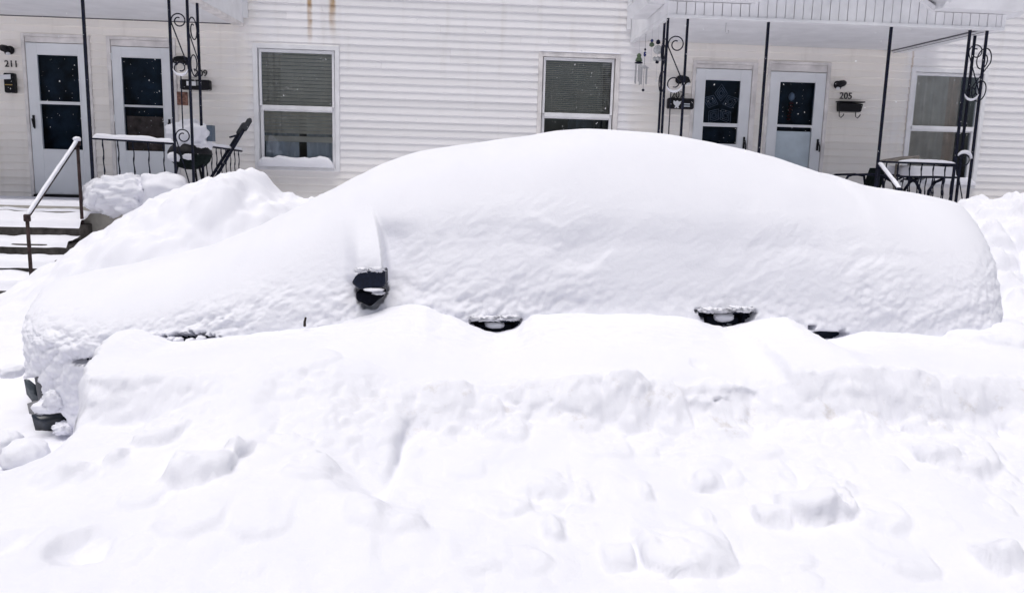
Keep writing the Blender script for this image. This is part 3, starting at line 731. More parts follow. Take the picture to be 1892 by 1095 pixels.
for k in range(k0, k1):
    zb = Z0+k*COURSE; zt_ = zb+COURSE; zm = zb+COURSE*0.5
    cuts = [(o[0], o[1]) for o in OPEN if o[2] < zm+0.02 and zm-0.02 < o[3]]
    segs = [(HX0, HX1)]
    for c0, c1 in cuts:
        ns = []
        for a, b in segs:
            if c1 <= a or c0 >= b: ns.append((a, b)); continue
            if c0 > a: ns.append((a, c0))
            if c1 < b: ns.append((c1, b))
        segs = ns
    for o in OPEN:
        if o[2] < zm+0.02 and zm-0.02 < o[3] and zt_ > o[3]+0.004: plank(o[0], o[1], o[3]-0.004, zt_, -0.002)
        if o[2] < zm+0.02 and zm-0.02 < o[3] and zb < o[2]-0.004 and o[2] > 1.3: plank(o[0], o[1], zb, o[2]+0.004, -0.002)
    js = fixed.get(k, [])+[HX0+rr.uniform(1, 4)+3.7*i for i in range(6)]
    for a, b in segs:
        cuts_ = sorted(j for j in js if a+0.5 < j < b-0.5)
        if b-a < 2.6: cuts_ = cuts_[:0] if k not in fixed else cuts_
        e = [a]+cuts_+[b]
        for i in range(len(e)-1): plank(e[i], e[i+1], zb, zt_, rr.uniform(-0.001, 0.003)+(0.0012 if i % 2 else 0))
# windows
def make_window(o, style):
    x0, x1, z0, z1 = o
    w = part_empty('window', ((x0+x1)/2, WALL, z0), house)
    cs = 0.055
    mb = MB(); yf, yb = WALL-0.035, WALL+0.10
    mb.box(x0, x0+cs, yf, yb, z0, z1); mb.box(x1-cs, x1, yf, yb, z0, z1)
    mb.box(x0+cs, x1-cs, yf, yb, z1-cs, z1); mb.box(x0+cs, x1-cs, yf-0.02, yb, z0, z0+0.045)
    mb.build('casing', TRIMD if style == 2 else WHITE, w, 0.004)
    ix0, ix1, iz0, iz1 = x0+cs, x1-cs, z0+0.045, z1-cs
    st = 0.042; zm = (iz0+iz1)/2+0.01
    mb = MB(); ys0, ys1 = WALL+0.0, WALL+0.045
    mb.box(ix0+0.012, ix0+st, ys0, ys1, zm+0.02, iz1-0.005); mb.box(ix1-st, ix1-0.012, ys0, ys1, zm+0.02, iz1-0.005)
    mb.box(ix0+st, ix1-st, ys0, ys1, iz1-st, iz1-0.005); mb.box(ix0+st, ix1-st, ys0, ys1, zm-0.025, zm+0.03)
    mb.build('upper_sash', WHITE, w, 0.003)
    mb = MB(); yl0, yl1 = WALL+0.03, WALL+0.075
    mb.box(ix0+0.012, ix0+st+0.006, yl0, yl1, iz0, zm+0.018); mb.box(ix1-st-0.006, ix1-0.012, yl0, yl1, iz0, zm+0.018)
    mb.box(ix0+st+0.006, ix1-st-0.006, yl0, yl1, iz0, iz0+0.05); mb.box(ix0+st+0.006, ix1-st-0.006, ys1+0.001, yl1, zm-0.04, zm+0.018)
    mb.build('lower_sash', WHITE, w, 0.003)
    MB().box(ix0+st-0.003, ix1-st+0.003, WALL+0.018, WALL+0.022, zm+0.027, iz1-st+0.003).build('pane', GLASS, w)
    MB().box(ix0+st+0.003, ix1-st-0.003, WALL+0.055, WALL+0.059, iz0+0.048, zm-0.037).build('pane', GLASS, w)
    # room behind
    mb = MB(); ry0, ry1 = WALL+0.17, WALL+1.6; a = 0.35
    mb.add([(x0-a,ry0,z0-a),(x1+a,ry0,z0-a),(x1+a,ry1,z0-a),(x0-a,ry1,z0-a),(x0-a,ry0,z1+a),(x1+a,ry0,z1+a),(x1+a,ry1,z1+a),(x0-a,ry1,z1+a)],
           [(0,1,2,3),(4,7,6,5),(1,5,6,2),(2,6,7,3),(3,7,4,0)])
    mb.build('room', ROOM, w)
    yb0 = WALL+0.105
    if style in (1, 2):
        pitch = 0.045 if style == 1 else 0.026
        zb_ = iz0+(zm-iz0)*0.55 if style == 1 else zm+0.04
        mb = MB(); z = iz1-0.03
        n = 0
        while z > zb_:
            t = 0.020 if style == 1 else 0.010
            mb.hexa([(ix0+0.02,yb0,z-t),(ix1-0.02,yb0,z-t),(ix1-0.02,yb0+0.018,z+t),(ix0+0.02,yb0+0.018,z+t),(ix0+0.02,yb0,z-t+0.002),(ix1-0.02,yb0,z-t+0.002),(ix1-0.02,yb0+0.018,z+t+0.002),(ix0+0.02,yb0+0.018,z+t+0.002)])
            z -= pitch; n += 1
        mb.box(ix0+0.02, ix1-0.02, yb0, yb0+0.03, zb_-(0.085 if style == 1 else 0.045), zb_-0.014)
        b_ = mb.build('blind', BLIND, w); b_['kind'] = 'stuff'
        mb = MB()
        for f in (0.15, 0.5, 0.85): mb.tube([(ix0+(ix1-ix0)*f, yb0-0.004, iz1), (ix0+(ix1-ix0)*f, yb0-0.004, zb_-0.04)], 0.002, 4)
        mb.build('blind_cord', BLIND, w)
    def cloth(name, a, b, za, zb2, amp, wl, m, yy, sd):
        nx = max(24, int((b-a)/0.012)); xx = np.linspace(a, b, nx); zz = np.linspace(za, zb2, 10)
        A = np.zeros((10, nx, 3))
        for i, z in enumerate(zz):
            fl = 1+0.25*(1-i/9)
            A[i, :, 0] = xx; A[i, :, 1] = yy+amp*fl*np.sin(xx/wl*2*math.pi+sd+0.8*noise(xx*3, xx*0+sd, z*0.3, sd))+amp*0.5*noise(xx*14, xx*0, z*0.5, sd+3); A[i, :, 2] = z
        MB().grid(A).smooth().build(name, m, w)
    if style == 1:
        cloth('curtain', ix0+0.02, ix0+(ix1-ix0)*0.47, iz0+0.02, zm-0.03, 0.012, 0.11, SHEER, yb0+0.13, 1)
        cloth('curtain', ix0+(ix1-ix0)*0.57, ix1-0.02, iz0+0.02, zm-0.03, 0.012, 0.10, SHEER, yb0+0.13, 2)
    if style == 2:
        cloth('curtain', ix1-0.20, ix1-0.03, iz0+0.02, iz1-0.05, 0.015, 0.10, CURTD, yb0+0.10, 3)
        cloth('curtain', ix0+0.4, ix0+0.75, iz0+0.02, zm, 0.015, 0.14, mat('slate_cloth', (0.07, 0.09, 0.12), 0.9), yb0+0.25, 3)
    if style == 3:
        cloth('curtain', ix0+0.01, ix0+(ix1-ix0)*0.60, iz0+0.02, iz1-0.02, 0.016, 0.135, CURT, yb0+0.02, 4)
        cloth('curtain', ix0+(ix1-ix0)*0.58, ix0+(ix1-ix0)*0.80, iz0+0.02, iz1-0.02, 0.022, 0.11, mat('tan_curtain_edge', (0.85, 0.66, 0.52), 0.9, 0, 0.1, 0.15, 8), yb0+0.03, 5)
        cloth('curtain', ix0+(ix1-ix0)*0.80, ix1-0.01, iz0+0.02, iz1-0.02, 0.010, 0.16, CURTD, yb0+0.10, 6)
    return w
W1 = make_window(w1, 1); W2 = make_window(w2, 2); W3 = make_window(w3, 3)
W1['label'] = 'window with grey blind above and pale curtains, snow on its sill'
W2['label'] = 'window with narrow-slatted dark blind behind the car roof'
W3['label'] = 'window with brownish curtains behind the right iron column'
# sill snow
def snow_cap(name, a, b, w, h, label, seed=0, n=40, end=0.04, thick_noise=0.3, drop=0.0):
    """rounded ridge of snow along a straight support from a to b"""
    a, b = np.array(a, float), np.array(b, float); L = np.linalg.norm(b-a); t = (b-a)/L
    hz = np.array([0, 0, 1.0]); sd = np.cross(t, hz); sd /= np.linalg.norm(sd); upv = np.cross(sd, t)
    m = 14; A = np.zeros((n, m, 3))
    for i in range(n):
        s = i/(n-1); e = min(1, math.sqrt(max(0, min(s, 1-s)*L/end))) if end > 0 else 1
        hh = h*e*(1+thick_noise*float(fbm(np.array([s*L*5]), np.array([seed*1.7]), 0, 3, seed)[0]))
        ww = w*(0.55+0.45*e)*(1+0.15*float(noise(np.array([s*L*7]), np.array([seed*2.1]), 0, seed+2)[0]))
        for j in range(m):
            an = math.pi*j/(m-1)
            A[i, j] = a+(b-a)*s+sd*ww/2*math.copysign(abs(math.cos(an))**0.7, math.cos(an))+upv*(max(hh, 0.002)*math.sin(an)**0.8-drop)
    o = MB().grid(A).smooth()
    o.add([A[0, j] for j in range(m)], [tuple(range(m))]); o.add([A[-1, j] for j in range(m)], [tuple(range(m))])
    ob = o.build(name, SNOW); tag(ob, label, 'snow'); return ob
snow_cap('snow_ridge', (w1[0]+0.03, WALL-0.035, w1[2]+0.045), (w1[1]-0.07, WALL-0.035, w1[2]+0.045), 0.15, 0.125, 'snow ridge on the sill of the window left of centre', 3, end=0.08)
snow_cap('snow_ridge', (w3[0]+0.3, WALL-0.035, w3[2]+0.045), (w3[1]-0.02, WALL-0.035, w3[2]+0.045), 0.14, 0.10, 'snow ridge on the sill of the curtained right window', 4, end=0.08)
snow_cap('snow_ridge', (w2[0]+0.0, WALL-0.02, w2[3]), (w2[1]-0.0, WALL-0.02, w2[3]), 0.05, 0.018, 'thin snow line on top of the middle window casing', 6, end=0.03)

# storm doors
def make_door(o, panel, gx, gz, hand, inner, label, handx=None):
    x0, x1, z0, z1 = o
    d = part_empty('door', ((x0+x1)/2, WALL, z0), house); d['label'] = label
    px0, px1, pz1 = panel
    yf = WALL-0.03
    mb = MB(); mb.box(x0, px0-0.006, yf, WALL+0.12, z0, z1); mb.box(px1+0.006, x1, yf, WALL+0.12, z0, z1); mb.box(px0-0.006, px1+0.006, yf, WALL+0.12, z1-0.035, z1)
    mb.build('door_frame', TRIMD, d, 0.004)
    MB().box(px0-0.004, px1+0.004, WALL-0.012, WALL+0.10, pz1+0.008, z1-0.037).build('header_panel', TRIMD, d)
    MB().box(px0-0.006, px1+0.006, yf-0.02, WALL+0.12, z0-0.01, z0+0.02).build('threshold', BLACK, d)
    ga, gb = gx; g0, gm0, gm1, g1 = gz
    mb = MB(); ya, yb = WALL-0.018, WALL+0.018; zb = z0+0.025
    mb.box(px0, ga, ya, yb, zb, pz1); mb.box(gb, px1, ya, yb, zb, pz1); mb.box(ga, gb, ya, yb, g1, pz1); mb.box(ga, gb, ya, yb, zb, g0)
    mb.build('storm_door_leaf', DOORM, d, 0.003)
    f = 0.012
    mb = MB()
    for (a0, a1) in ((gm1, g1), (g0, gm0)):
        mb.box(ga-0.014, ga, ya-0.006, ya+0.012, a0-0.014, a1+0.014); mb.box(gb, gb+0.014, ya-0.006, ya+0.012, a0-0.014, a1+0.014)
        mb.box(ga, gb, ya-0.006, ya+0.012, a1, a1+0.014); mb.box(ga, gb, ya-0.006, ya+0.012, a0-0.014, a0)
    mb.build('pane_trim', DOORM, d)
    MB().box(ga, gb, ya-0.003, yb, gm0+0.001, gm1-0.001).build('middle_rail', WHITE, d)
    MB().box(ga-0.004, gb+0.004, WALL-0.003, WALL+0.001, gm1-0.002, g1+0.002).build('pane', GLASSD, d)
    MB().box(ga-0.004, gb+0.004, WALL+0.004, WALL+0.008, g0-0.002, gm0+0.002).build('pane', GLASSD, d)
    MB().box(px0+0.01, px1-0.01, WALL+0.095, WALL+0.13, z0+0.02, pz1).build('inner_door', inner, d)
    hx = px0+0.045 if hand < 0 else px1-0.045
    hz = z0+0.93
    mb = MB(); mb.box(hx-0.013, hx+0.013, ya-0.012, ya+0.001, hz-0.075, hz+0.075)
    mb.tube([(hx, ya-0.01, hz+0.03), (hx, ya-0.045, hz+0.025), (hx+0.012, ya-0.05, hz-0.03), (hx+0.02, ya-0.03, hz-0.09)], 0.009, 7)
    mb.build('door_handle', BLACK, d)
    for q in (0.25, 1.0, 1.75):
        MB().box((px1 if hand < 0 else px0)-0.008, (px1 if hand < 0 else px0)+0.008, ya-0.006, ya+0.004, z0+q-0.04, z0+q+0.04).build('hinge', DOORM, d)
    return d
def gzr(t, m0, m1, b, xx): return (wz(xx, b), wz(xx, m1), wz(xx, m0), wz(xx, t))
D211 = make_door(d211, (wx(56,200), wx(167,200), wz(105,81)), (wx(75.5,190), wx(150,190)), gzr(103,188,193.5,276,110), -1, INNER, 'storm door of number 211 with two dark panes')
D209 = make_door(d209, (wx(212,200), wx(320,200), wz(260,88)), (wx(229.5,190), wx(302.5,190)), gzr(108,195,198.5,279,265), 1, INNER, 'storm door of number 209 with black upper pane and brown lower pane')
D207 = make_door(d207, (wx(1282,200), wx(1384,200), wz(1337,128.5)), (wx(1300,195), wx(1364.5,195)), gzr(149,228,234.5,266,1335), 1, INNER, 'storm door of number 207 with paper star in upper pane')
D205 = make_door(d205, (wx(1419,200), wx(1521,200), wz(1475,134)), (wx(1437,200), wx(1502,200)), gzr(152.5,231,235.5,318,1470), 1, INNER, 'storm door of number 205 with frosted lower pane')
# frosted lower panel of 205 and the pale panel of 207
MB().box(wx(1437,200)+0.003, wx(1502,200)-0.003, WALL-0.004, WALL+0.002, wz(1465,318), wz(1465,243)).build('frosted_film', mat('frosted_film_blue', (0.52, 0.60, 0.66), 0.6, 0, 0.2, 0.1, 5), D205)
MB().box(wx(229.5,190)+0.01, wx(302.5,190)-0.01, WALL+0.03, WALL+0.05, wz(265,279), wz(265,215)).build('inner_curtain', mat('brown_inner_curtain', (0.42, 0.25, 0.17), 0.9, 0, 0.1, 0.6, 7), D209)
# things seen behind the panes
ps = thing('paper_star', (wx(1333,190), WALL+0.03, wz(1333,225)), 'folded grey paper star hanging inside the upper pane of door 207', 'ornament')
sc_ = WALL/FPX
def strip(mb, a, b, wdt, y):
    a = np.array(a); b = np.array(b); t = b-a; t = t/np.linalg.norm(t); n_ = np.array([-t[1], t[0]])*wdt/2
    mb.poly([tuple(a+n_), tuple(a-n_), tuple(b-n_), tuple(b+n_)], y, y+0.003)
for q, ang in enumerate((90, 20, 162, 235, 305)):
    cx0, cz0 = wx(1332,195), wz(1332,195); r0 = 0.135; aa = math.radians(ang)
    cc = np.array([cx0+0.135*math.cos(aa), cz0+0.155*math.sin(aa)])
    mb = MB()
    for ring in (1.0, 0.66, 0.36):
        d_ = [cc+ring*np.array([0.12*math.cos(aa), 0.12*math.sin(aa)]), cc+ring*0.085*np.array([-math.sin(aa), math.cos(aa)]), cc-ring*np.array([0.10*math.cos(aa), 0.10*math.sin(aa)]), cc-ring*0.085*np.array([-math.sin(aa), math.cos(aa)])]
        for e in range(4): strip(mb, d_[e], d_[(e+1) % 4], 0.010, WALL+0.022+0.004*(q % 2))
    mb.build('star_point', PAPERD, ps)
orn = thing('hanging_figure', (wx(1466,190), WALL+0.04, wz(1466,225)), 'red and white dangling ornament inside the upper pane of door 205', 'ornament')
ox = wx(1466, 170)
MB().lathe((ox, WALL+0.045, wz(1466,183)), [(0.01, -0.02), (0.035, 0.0), (0.045, 0.03), (0.03, 0.07), (0.008, 0.09)], 12).smooth().build('white_head', PAPER, orn)
for q in range(6): MB().lathe((ox-0.004*q, WALL+0.045, wz(1466,190+6*q)), [(0.006, -0.022), (0.028, -0.01), (0.028, 0.006), (0.006, 0.018)], 10).smooth().build('red_bead', REDB, orn)
MB().lathe((ox+0.03, WALL+0.045, wz(1466,180)), [(0.004, -0.02), (0.022, 0), (0.004, 0.02)], 10).smooth().build('green_tuft', GREENB, orn)

# ------------------------------------------------------------------ porch roofs
def hexq(b, top):
    """box from 4 bottom points (front-left, front-right, back-right, back-left) up to top z"""
    return list(b)+[np.array([p[0], p[1], top]) for p in b]
# right porch
fl, fr_ = P(1233,37,PORCH), P(1855,53,PORCH); bl, br = P(1162,78,WALL), P(1668,101,WALL)
zf = (fl[2]+fr_[2])/2; zbk = (bl[2]+br[2])/2
fl, fr_, bl, br = [np.array(q) for q in ((fl[0], PORCH, zf), (fr_[0], PORCH, zf), (bl[0]+0.01, WALL-0.018, zbk), (br[0]+0.01, WALL-0.018, zbk))]
pr = part_empty('porch_roof', ((fl[0]+fr_[0])/2, PORCH, zf), house); pr['label'] = 'gabled porch roof with vertical boards over doors 207 and 205'
mb = MB(); e3 = np.array([0, 0, 0.006])
mb.hexa([fl+(0.03,0.03,0.035), fr_+(-0.03,0.03,0.035), br+(-0.03,0,0.035), bl+(0.03,0,0.035), fl+(0.03,0.03,0.06), fr_+(-0.03,0.03,0.06), br+(-0.03,0,0.06), bl+(0.03,0,0.06)])
mb.build('soffit', SOFF, pr)
def soffit_slats(parent, fl, fr_, bl, br, n):
    mb = MB()
    for i in range(n):
        t0, t1 = (i+0.06)/n, (i+0.94)/n
        a, b, c, d = fl+(bl-fl)*t0, fr_+(br-fr_)*t0, fr_+(br-fr_)*t1, fl+(bl-fl)*t1
        z_ = np.array([0, 0, 0.03]); z2 = np.array([0, 0, 0.034])
        mb.hexa([a+z_+(0.035,0,0), b+z_+(-0.035,0,0), c+z_+(-0.035,0,0), d+z_+(0.035,0,0), a+z2+(0.035,0,0), b+z2+(-0.035,0,0), c+z2+(-0.035,0,0), d+z2+(0.035,0,0)])
    o = mb.build('soffit_board', SOFF, parent); o['kind'] = 'stuff'
soffit_slats(pr, fl+(0,0.05,0), fr_+(0,0.05,0), bl, br, 26)
# edge beams (white, wrap the bottom)
def beam(a, b, w, h, name, parent, m=WHITE, inward=(0,1,0)):
    i = np.array(inward)*w; z_ = np.array([0, 0, h])
    return MB().hexa([a, b, b+i, a+i, a+z_, b+z_, b+i+z_, a+i+z_]).build(name, m, parent, 0.004)
beam(fl+(0,-0.02,0), fr_+(0,-0.02,0), 0.09, 0.032, 'fascia_trim', pr)
beam(fl+(0.0,0.071,0), bl, 0.06, 0.034, 'side_trim', pr, WHITE, (1,0,0))
beam(fr_+(0.0,0.071,0.0), br, 0.17, 0.045, 'side_trim', pr, WHITE, (-1,0,0))
SHADOW_LINE = mat('painted_shadow_line', (0.10, 0.10, 0.12), 0.8)  # dark tubes that paint the shade along the beam and soffit seams
MB().tube([fr_+(-0.176,0.10,0.024), br+(-0.176,0,0.024)], 0.007, 4).build('shadow_line', SHADOW_LINE, pr)
MB().tube([fr_+(-0.150,0.10,-0.001), br+(-0.150,0,-0.001)], 0.004, 4).build('shadow_line', SHADOW_LINE, pr)
# left and right cheek walls
ztop = zf+0.62
cz = np.array([0, 0, 0.036])
beam(fl+cz+(0.004,0.03,0), bl+cz+(0.004,0,0), 0.03, 1.0, 'side_panel', pr, WHITE, (1,0,0))
beam(fr_+cz+(-0.004,0.03,0), br+cz+(-0.004,0,0), 0.03, 1.0, 'side_panel', pr, WHITE, (-1,0,0))
# vertical boards of the front with the gable outline
zl = PZ(1300,6,PORCH); zr = PZ(1790,24,PORCH); zeave = (zl+zr)/2
gx0, gx1 = PX(1393,8,PORCH), PX(1722,24,PORCH); gxm = (gx0+gx1)/2; slope_ = (zeave-PZ(1692,0,PORCH)+0)/(PX(1720,22,PORCH)-PX(1692,0,PORCH)); slope_ = 0.62
bw = PX(1700,40,PORCH)-PX(1684,40,PORCH)
nb = int((fr_[0]-fl[0])/bw); bw = (fr_[0]-fl[0])/nb
for i in range(nb):
    a, b = fl[0]+i*bw+0.004, fl[0]+(i+1)*bw-0.004
    def top(x):
        return zeave+max(0, min(x-gx0, gx1-x))*slope_ if gx0 < x < gx1 else zeave
    z0_ = zf+0.033; y_ = PORCH-0.004+0.003*(i % 2)
    MB().hexa([np.array(q) for q in ((a,y_,z0_),(b,y_,z0_),(b,y_+0.02,z0_),(a,y_+0.02,z0_),(a,y_,top(a)),(b,y_,top(b)),(b,y_+0.02,top(b)),(a,y_+0.02,top(a)))]).build('vertical_board', WHITE, pr)
zpk = zeave+(gxm-gx0)*slope_
MB().poly([(fl[0]+0.036, zf+0.04), (fr_[0]-0.036, zf+0.04), (fr_[0]-0.036, zeave), (gx1, zeave), (gxm, zpk), (gx0, zeave), (fl[0]+0.036, zeave)], PORCH+0.022, PORCH+0.05).build('front_backing', mat('groove_grey', (0.45,0.43,0.42), 0.7), pr)
# corner boards
MB().box(fl[0]-0.004, fl[0]+0.05, PORCH-0.012, PORCH-0.006, zf+0.034, zeave).build('corner_board', WHITE, pr)
MB().box(fr_[0]-0.04, fr_[0]+0.004, PORCH-0.012, PORCH-0.006, zf+0.034, zeave).build('corner_board', WHITE, pr)
# rakes
def rake(xa, xb, za, zb_, name):
    MB().hexa([np.array(q) for q in ((xa,PORCH-0.05,za),(xb,PORCH-0.05,zb_),(xb,PORCH+0.3,zb_),(xa,PORCH+0.3,za),(xa,PORCH-0.05,za+0.05),(xb,PORCH-0.05,zb_+0.05),(xb,PORCH+0.3,zb_+0.05),(xa,PORCH+0.3,za+0.05))]).build(name, WHITE, pr)
rake(gx0, gxm, zeave, zpk, 'rake_board'); rake(gxm, gx1, zpk, zeave, 'rake_board')
# roof slopes of the gable carrying snow
def slab(p, th, name, m, par):
    q = [np.array(a, float) for a in p]; z_ = np.array([0, 0, th])
    return MB().hexa(q+[a+z_ for a in q]).build(name, m, par)
ov = 0.30
slab([(gxm,PORCH-ov,zpk+0.06),(gxm,WALL-0.02,zpk+0.06),(gx0-0.6,WALL-0.02,zeave+0.06-0.6*slope_+0.25),(gx0-0.02,PORCH-ov,zeave+0.05)], 0.06, 'roof_slope', WHITE, pr)
slab([(gxm,PORCH-ov,zpk+0.06),(gx1+0.02,PORCH-ov,zeave+0.05),(gx1+0.6,WALL-0.02,zeave+0.06-0.6*slope_+0.25),(gxm,WALL-0.02,zpk+0.06)], 0.06, 'roof_slope', WHITE, pr)
# eave returns: a boxed overhang left and right, projecting forward
ex0 = PX(1190,10,PORCH-0.05)
MB().hexa([np.array(q) for q in ((fl[0]-0.16,PORCH-0.22,zeave+0.0),(gx0+0.03,PORCH-0.22,zeave+0.0),(gx0-0.01,PORCH+0.2,zeave+0.012),(fl[0]-0.16,PORCH+0.2,zeave+0.012),(fl[0]-0.22,PORCH-0.30,zeave+0.10),(gx0+0.10,PORCH-0.30,zeave+0.10),(gx0+0.10,PORCH+0.2,zeave+0.25),(fl[0]-0.22,PORCH+0.2,zeave+0.25))]).build('eave_return', WHITE, pr, 0.006)
MB().hexa([np.array(q) for q in ((gx1-0.01,PORCH-0.20,zeave+0.0),(fr_[0]+0.02,PORCH-0.20,zeave+0.0),(fr_[0]+0.02,PORCH+0.2,zeave+0.012),(gx1-0.01,PORCH+0.2,zeave+0.012),(gx1+0.02,PORCH-0.26,zeave+0.12),(fr_[0]+0.45,PORCH-0.26,zeave+0.12),(fr_[0]+0.45,PORCH+0.2,zeave+0.25),(gx1+0.02,PORCH+0.2,zeave+0.25))]).build('eave_return', WHITE, pr, 0.006)
# side eave running back on the left
MB().hexa([np.array(q) for q in ((fl[0]-0.17,PORCH+0.205,zeave+0.0),(fl[0]-0.005,PORCH+0.205,zeave+0.0),(bl[0]-0.005,PORCH+1.0,zeave+0.0),(bl[0]-0.20,PORCH+1.0,zeave+0.0),(fl[0]-0.22,PORCH+0.205,zeave+0.12),(fl[0]-0.005,PORCH+0.205,zeave+0.2),(bl[0]-0.005,PORCH+1.0,zeave+0.2),(bl[0]-0.25,PORCH+1.0,zeave+0.12))]).build('side_eave', WHITE, pr)
MB().hexa([np.array(q) for q in ((fr_[0]+0.005,PORCH+0.205,zeave+0.0),(fr_[0]+0.3,PORCH+0.205,zeave+0.03),(br[0]+0.3,WALL-0.02,zeave+0.03),(br[0]+0.005,WALL-0.02,zeave+0.0),(fr_[0]+0.005,PORCH+0.205,zeave+0.2),(fr_[0]+0.42,PORCH+0.205,zeave+0.14),(br[0]+0.42,WALL-0.02,zeave+0.14),(br[0]+0.005,WALL-0.02,zeave+0.2))]).build('side_eave', WHITE, pr)
# left porch
lbl = P(452,59,WALL); lzb = wz(200,40); lzf = lzb-0.06
LX1b = lbl[0]; LX1f = lbl[0]+0.0; LX0 = -9.4
pl = part_empty('porch_roof', ((LX0+LX1b)/2, PORCH, lzf), house); pl['label'] = 'porch roof over doors 211 and 209 at the top left'
fl2, fr2, bl2, br2 = [np.array(q) for q in ((LX0, PORCH, lzf), (LX1f, PORCH, lzf), (LX0, WALL-0.018, lzb), (LX1b, WALL-0.018, lzb))]
MB().hexa([fl2+(0,.03,.035), fr2+(-.03,.03,.035), br2+(-.03,0,.035), bl2+(0,0,.035), fl2+(0,.03,.06), fr2+(-.03,.03,.06), br2+(-.03,0,.06), bl2+(0,0,.06)]).build('soffit', SOFF, pl)
soffit_slats(pl, fl2+(0,0.05,0), fr2+(0,0.05,0), bl2, br2, 26)
beam(fl2+(0,-0.02,0), fr2+(0,-0.02,0), 0.09, 0.032, 'fascia_trim', pl)
beam(fr2+(0,0.071,0), br2, 0.12, 0.034, 'side_trim', pl, TRIMD, (-1,0,0))
beam(fr2+cz+(-0.004,0.03,0), br2+cz+(-0.004,0,0), 0.03, 1.0, 'side_panel', pl, WHITE, (-1,0,0))
beam(fl2+cz, fr2+cz, 0.028, 0.8, 'front_panel', pl, WHITE)
MB().tube([bl2+(0.0,-0.006,0.022), br2+(-0.13,-0.006,0.022)], 0.007, 4).build('shadow_line', SHADOW_LINE, pl)  # painted shade where the soffit meets the wall
MB().box(LX1b-0.005, LX1b+0.055, WALL-0.05, WALL-0.02, lzb+0.10, lzb+1.2).build('corner_trim', WHITE, pl)
MB().box(bl[0]-0.055, bl[0]-0.002, WALL-0.05, WALL-0.02, zbk+0.16, zbk+1.2).build('corner_trim', WHITE, pr)
# main roof far above the picture, with eave
rf = MB().hexa([np.array(q) for q in ((HX0-.3,WALL-.2,5.35),(HX1+.3,WALL-.2,5.35),(HX1+.3,WALL+4,8.0),(HX0-.3,WALL+4,8.0),(HX0-.3,WALL-.2,5.55),(HX1+.3,WALL-.2,5.55),(HX1+.3,WALL+4,8.25),(HX0-.3,WALL+4,8.25))]).build('roof', WHITE, house)
# porch floors (front slabs)
mb = MB(); mb.box(LX0, LX1b+0.02, PORCH-0.03, WALL-0.02, 0.3, FLOOR-0.02); mb.build('porch_floor', CONCP, house)
mb = MB(); mb.box(fl[0]-0.1, fr_[0]+0.05, PORCH-0.03, WALL-0.02, 0.3, FLOOR-0.02); mb.build('porch_floor', CONCP, house)

# ------------------------------------------------------------------ porch floor snow, steps
def sheet(name, x0, x1, y0, y1, zfun, label, step=0.03, m=SNOW):
    xs_ = np.arange(x0, x1+step, step); ys_ = np.arange(y0, y1+step, step); Xg_, Yg_ = np.meshgrid(xs_, ys_)
    Z_ = zfun(Xg_, Yg_)
    o = fast_grid(name, np.stack([Xg_, Yg_, Z_], -1), m); tag(o, label, 'snow'); return o
SX1 = PX(168,380,PORCH)
sheet('porch_snow', LX0, LX1b, PORCH-0.04, WALL-0.03, lambda a, b: FLOOR-0.012+0.03*sst(PORCH+1.2, PORCH+0.2, b)+0.02*fbm(a*3, b*3, 0, 3, 5)*sst(PORCH+1.6, PORCH+0.6, b)-0.10*sst(PORCH+0.0, PORCH-0.04, b), 'thin uneven snow lying on the left porch floor')
sheet('porch_snow', fl[0]-0.1, fr_[0]+0.05, PORCH-0.04, WALL-0.03, lambda a, b: FLOOR+0.10+0.06*fbm(a*2.5, b*2.5, 0, 3, 6)+0.1*sst(4.4, 5.4, a)-0.3*sst(PORCH+0.02, PORCH-0.04, b), 'drifted snow on the right porch floor under the table')
steps = thing('concrete_steps', ((-9+SX1)/2, PORCH-0.6, 0.2), 'concrete entrance steps half filled with snow at the far left', 'steps')
# tread front edges read from the photograph at x=20: riser bottoms
NST = 5; run = 0.27
for i in range(NST):
    y1_ = PORCH-0.03-i*run; y0_ = y1_-run
    zt_s = FLOOR-0.02-(i+1)*0.172
    mb = MB(); mb.box(-7.6, SX1+0.02, y0_-(0.0), y1_-0.002, 0.15, zt_s)
    mb.build('step', CONC, steps, 0.008)
    sc2 = np.arange(-7.6, SX1+0.03, 0.03); sy2 = np.linspace(y0_-0.025, y1_-0.004, 18); Xq, Yq = np.meshgrid(sc2, sy2)
    tt = (Yq-y0_)/run
    hgt = [0.05, 0.03, 0.035, 0.06, 0.03][i]+[0.06, 0.035, 0.035, 0.06, 0.03][i]*sst(0.2, 1.0, tt)+0.018*fbm(Xq*4, Yq*5, i, 3, 40+i)
    rnd = sst(-0.10, 0.12, tt+0.05*noise(Xq*5, Xq*0+i, 0, 50+i))
    Zq = zt_s-0.03+(hgt+0.03)*rnd
    o = fast_grid('step_snow', np.stack([Xq, Yq, Zq], -1), SNOW); tag(o, ['snow on the topmost concrete step', 'snow on the second concrete step from the top', 'snow on the middle concrete step', 'snow on the second concrete step from the bottom', 'snow on the lowest concrete step'][i], 'snow')
# snow heap on the left porch edge behind the rail
p = P(232, 352, PORCH-0.02)
snow_lump('snow_heap', (p[0], PORCH+0.0, PZ(232,362,PORCH)), 0.37, 0.24, 0.20, 'lumpy snow heap on the porch edge below the left railing', 14, 48, 80, 0.26, f=2.6)
p = P(185, 362, PORCH-0.02)
snow_lump('snow_heap', (p[0], PORCH-0.02, p[2]), 0.13, 0.20, 0.17, 'small snow heap beside the slim post at the top of the steps', 15, 24, 40, 0.22, f=1.6)
p = P(305, 345, PORCH)
snow_lump('snow_heap', (p[0], PORCH-0.03, p[2]-0.05), 0.24, 0.24, 0.20, 'snow heap under the left iron column', 16, 24, 40, 0.2, f=1.6)

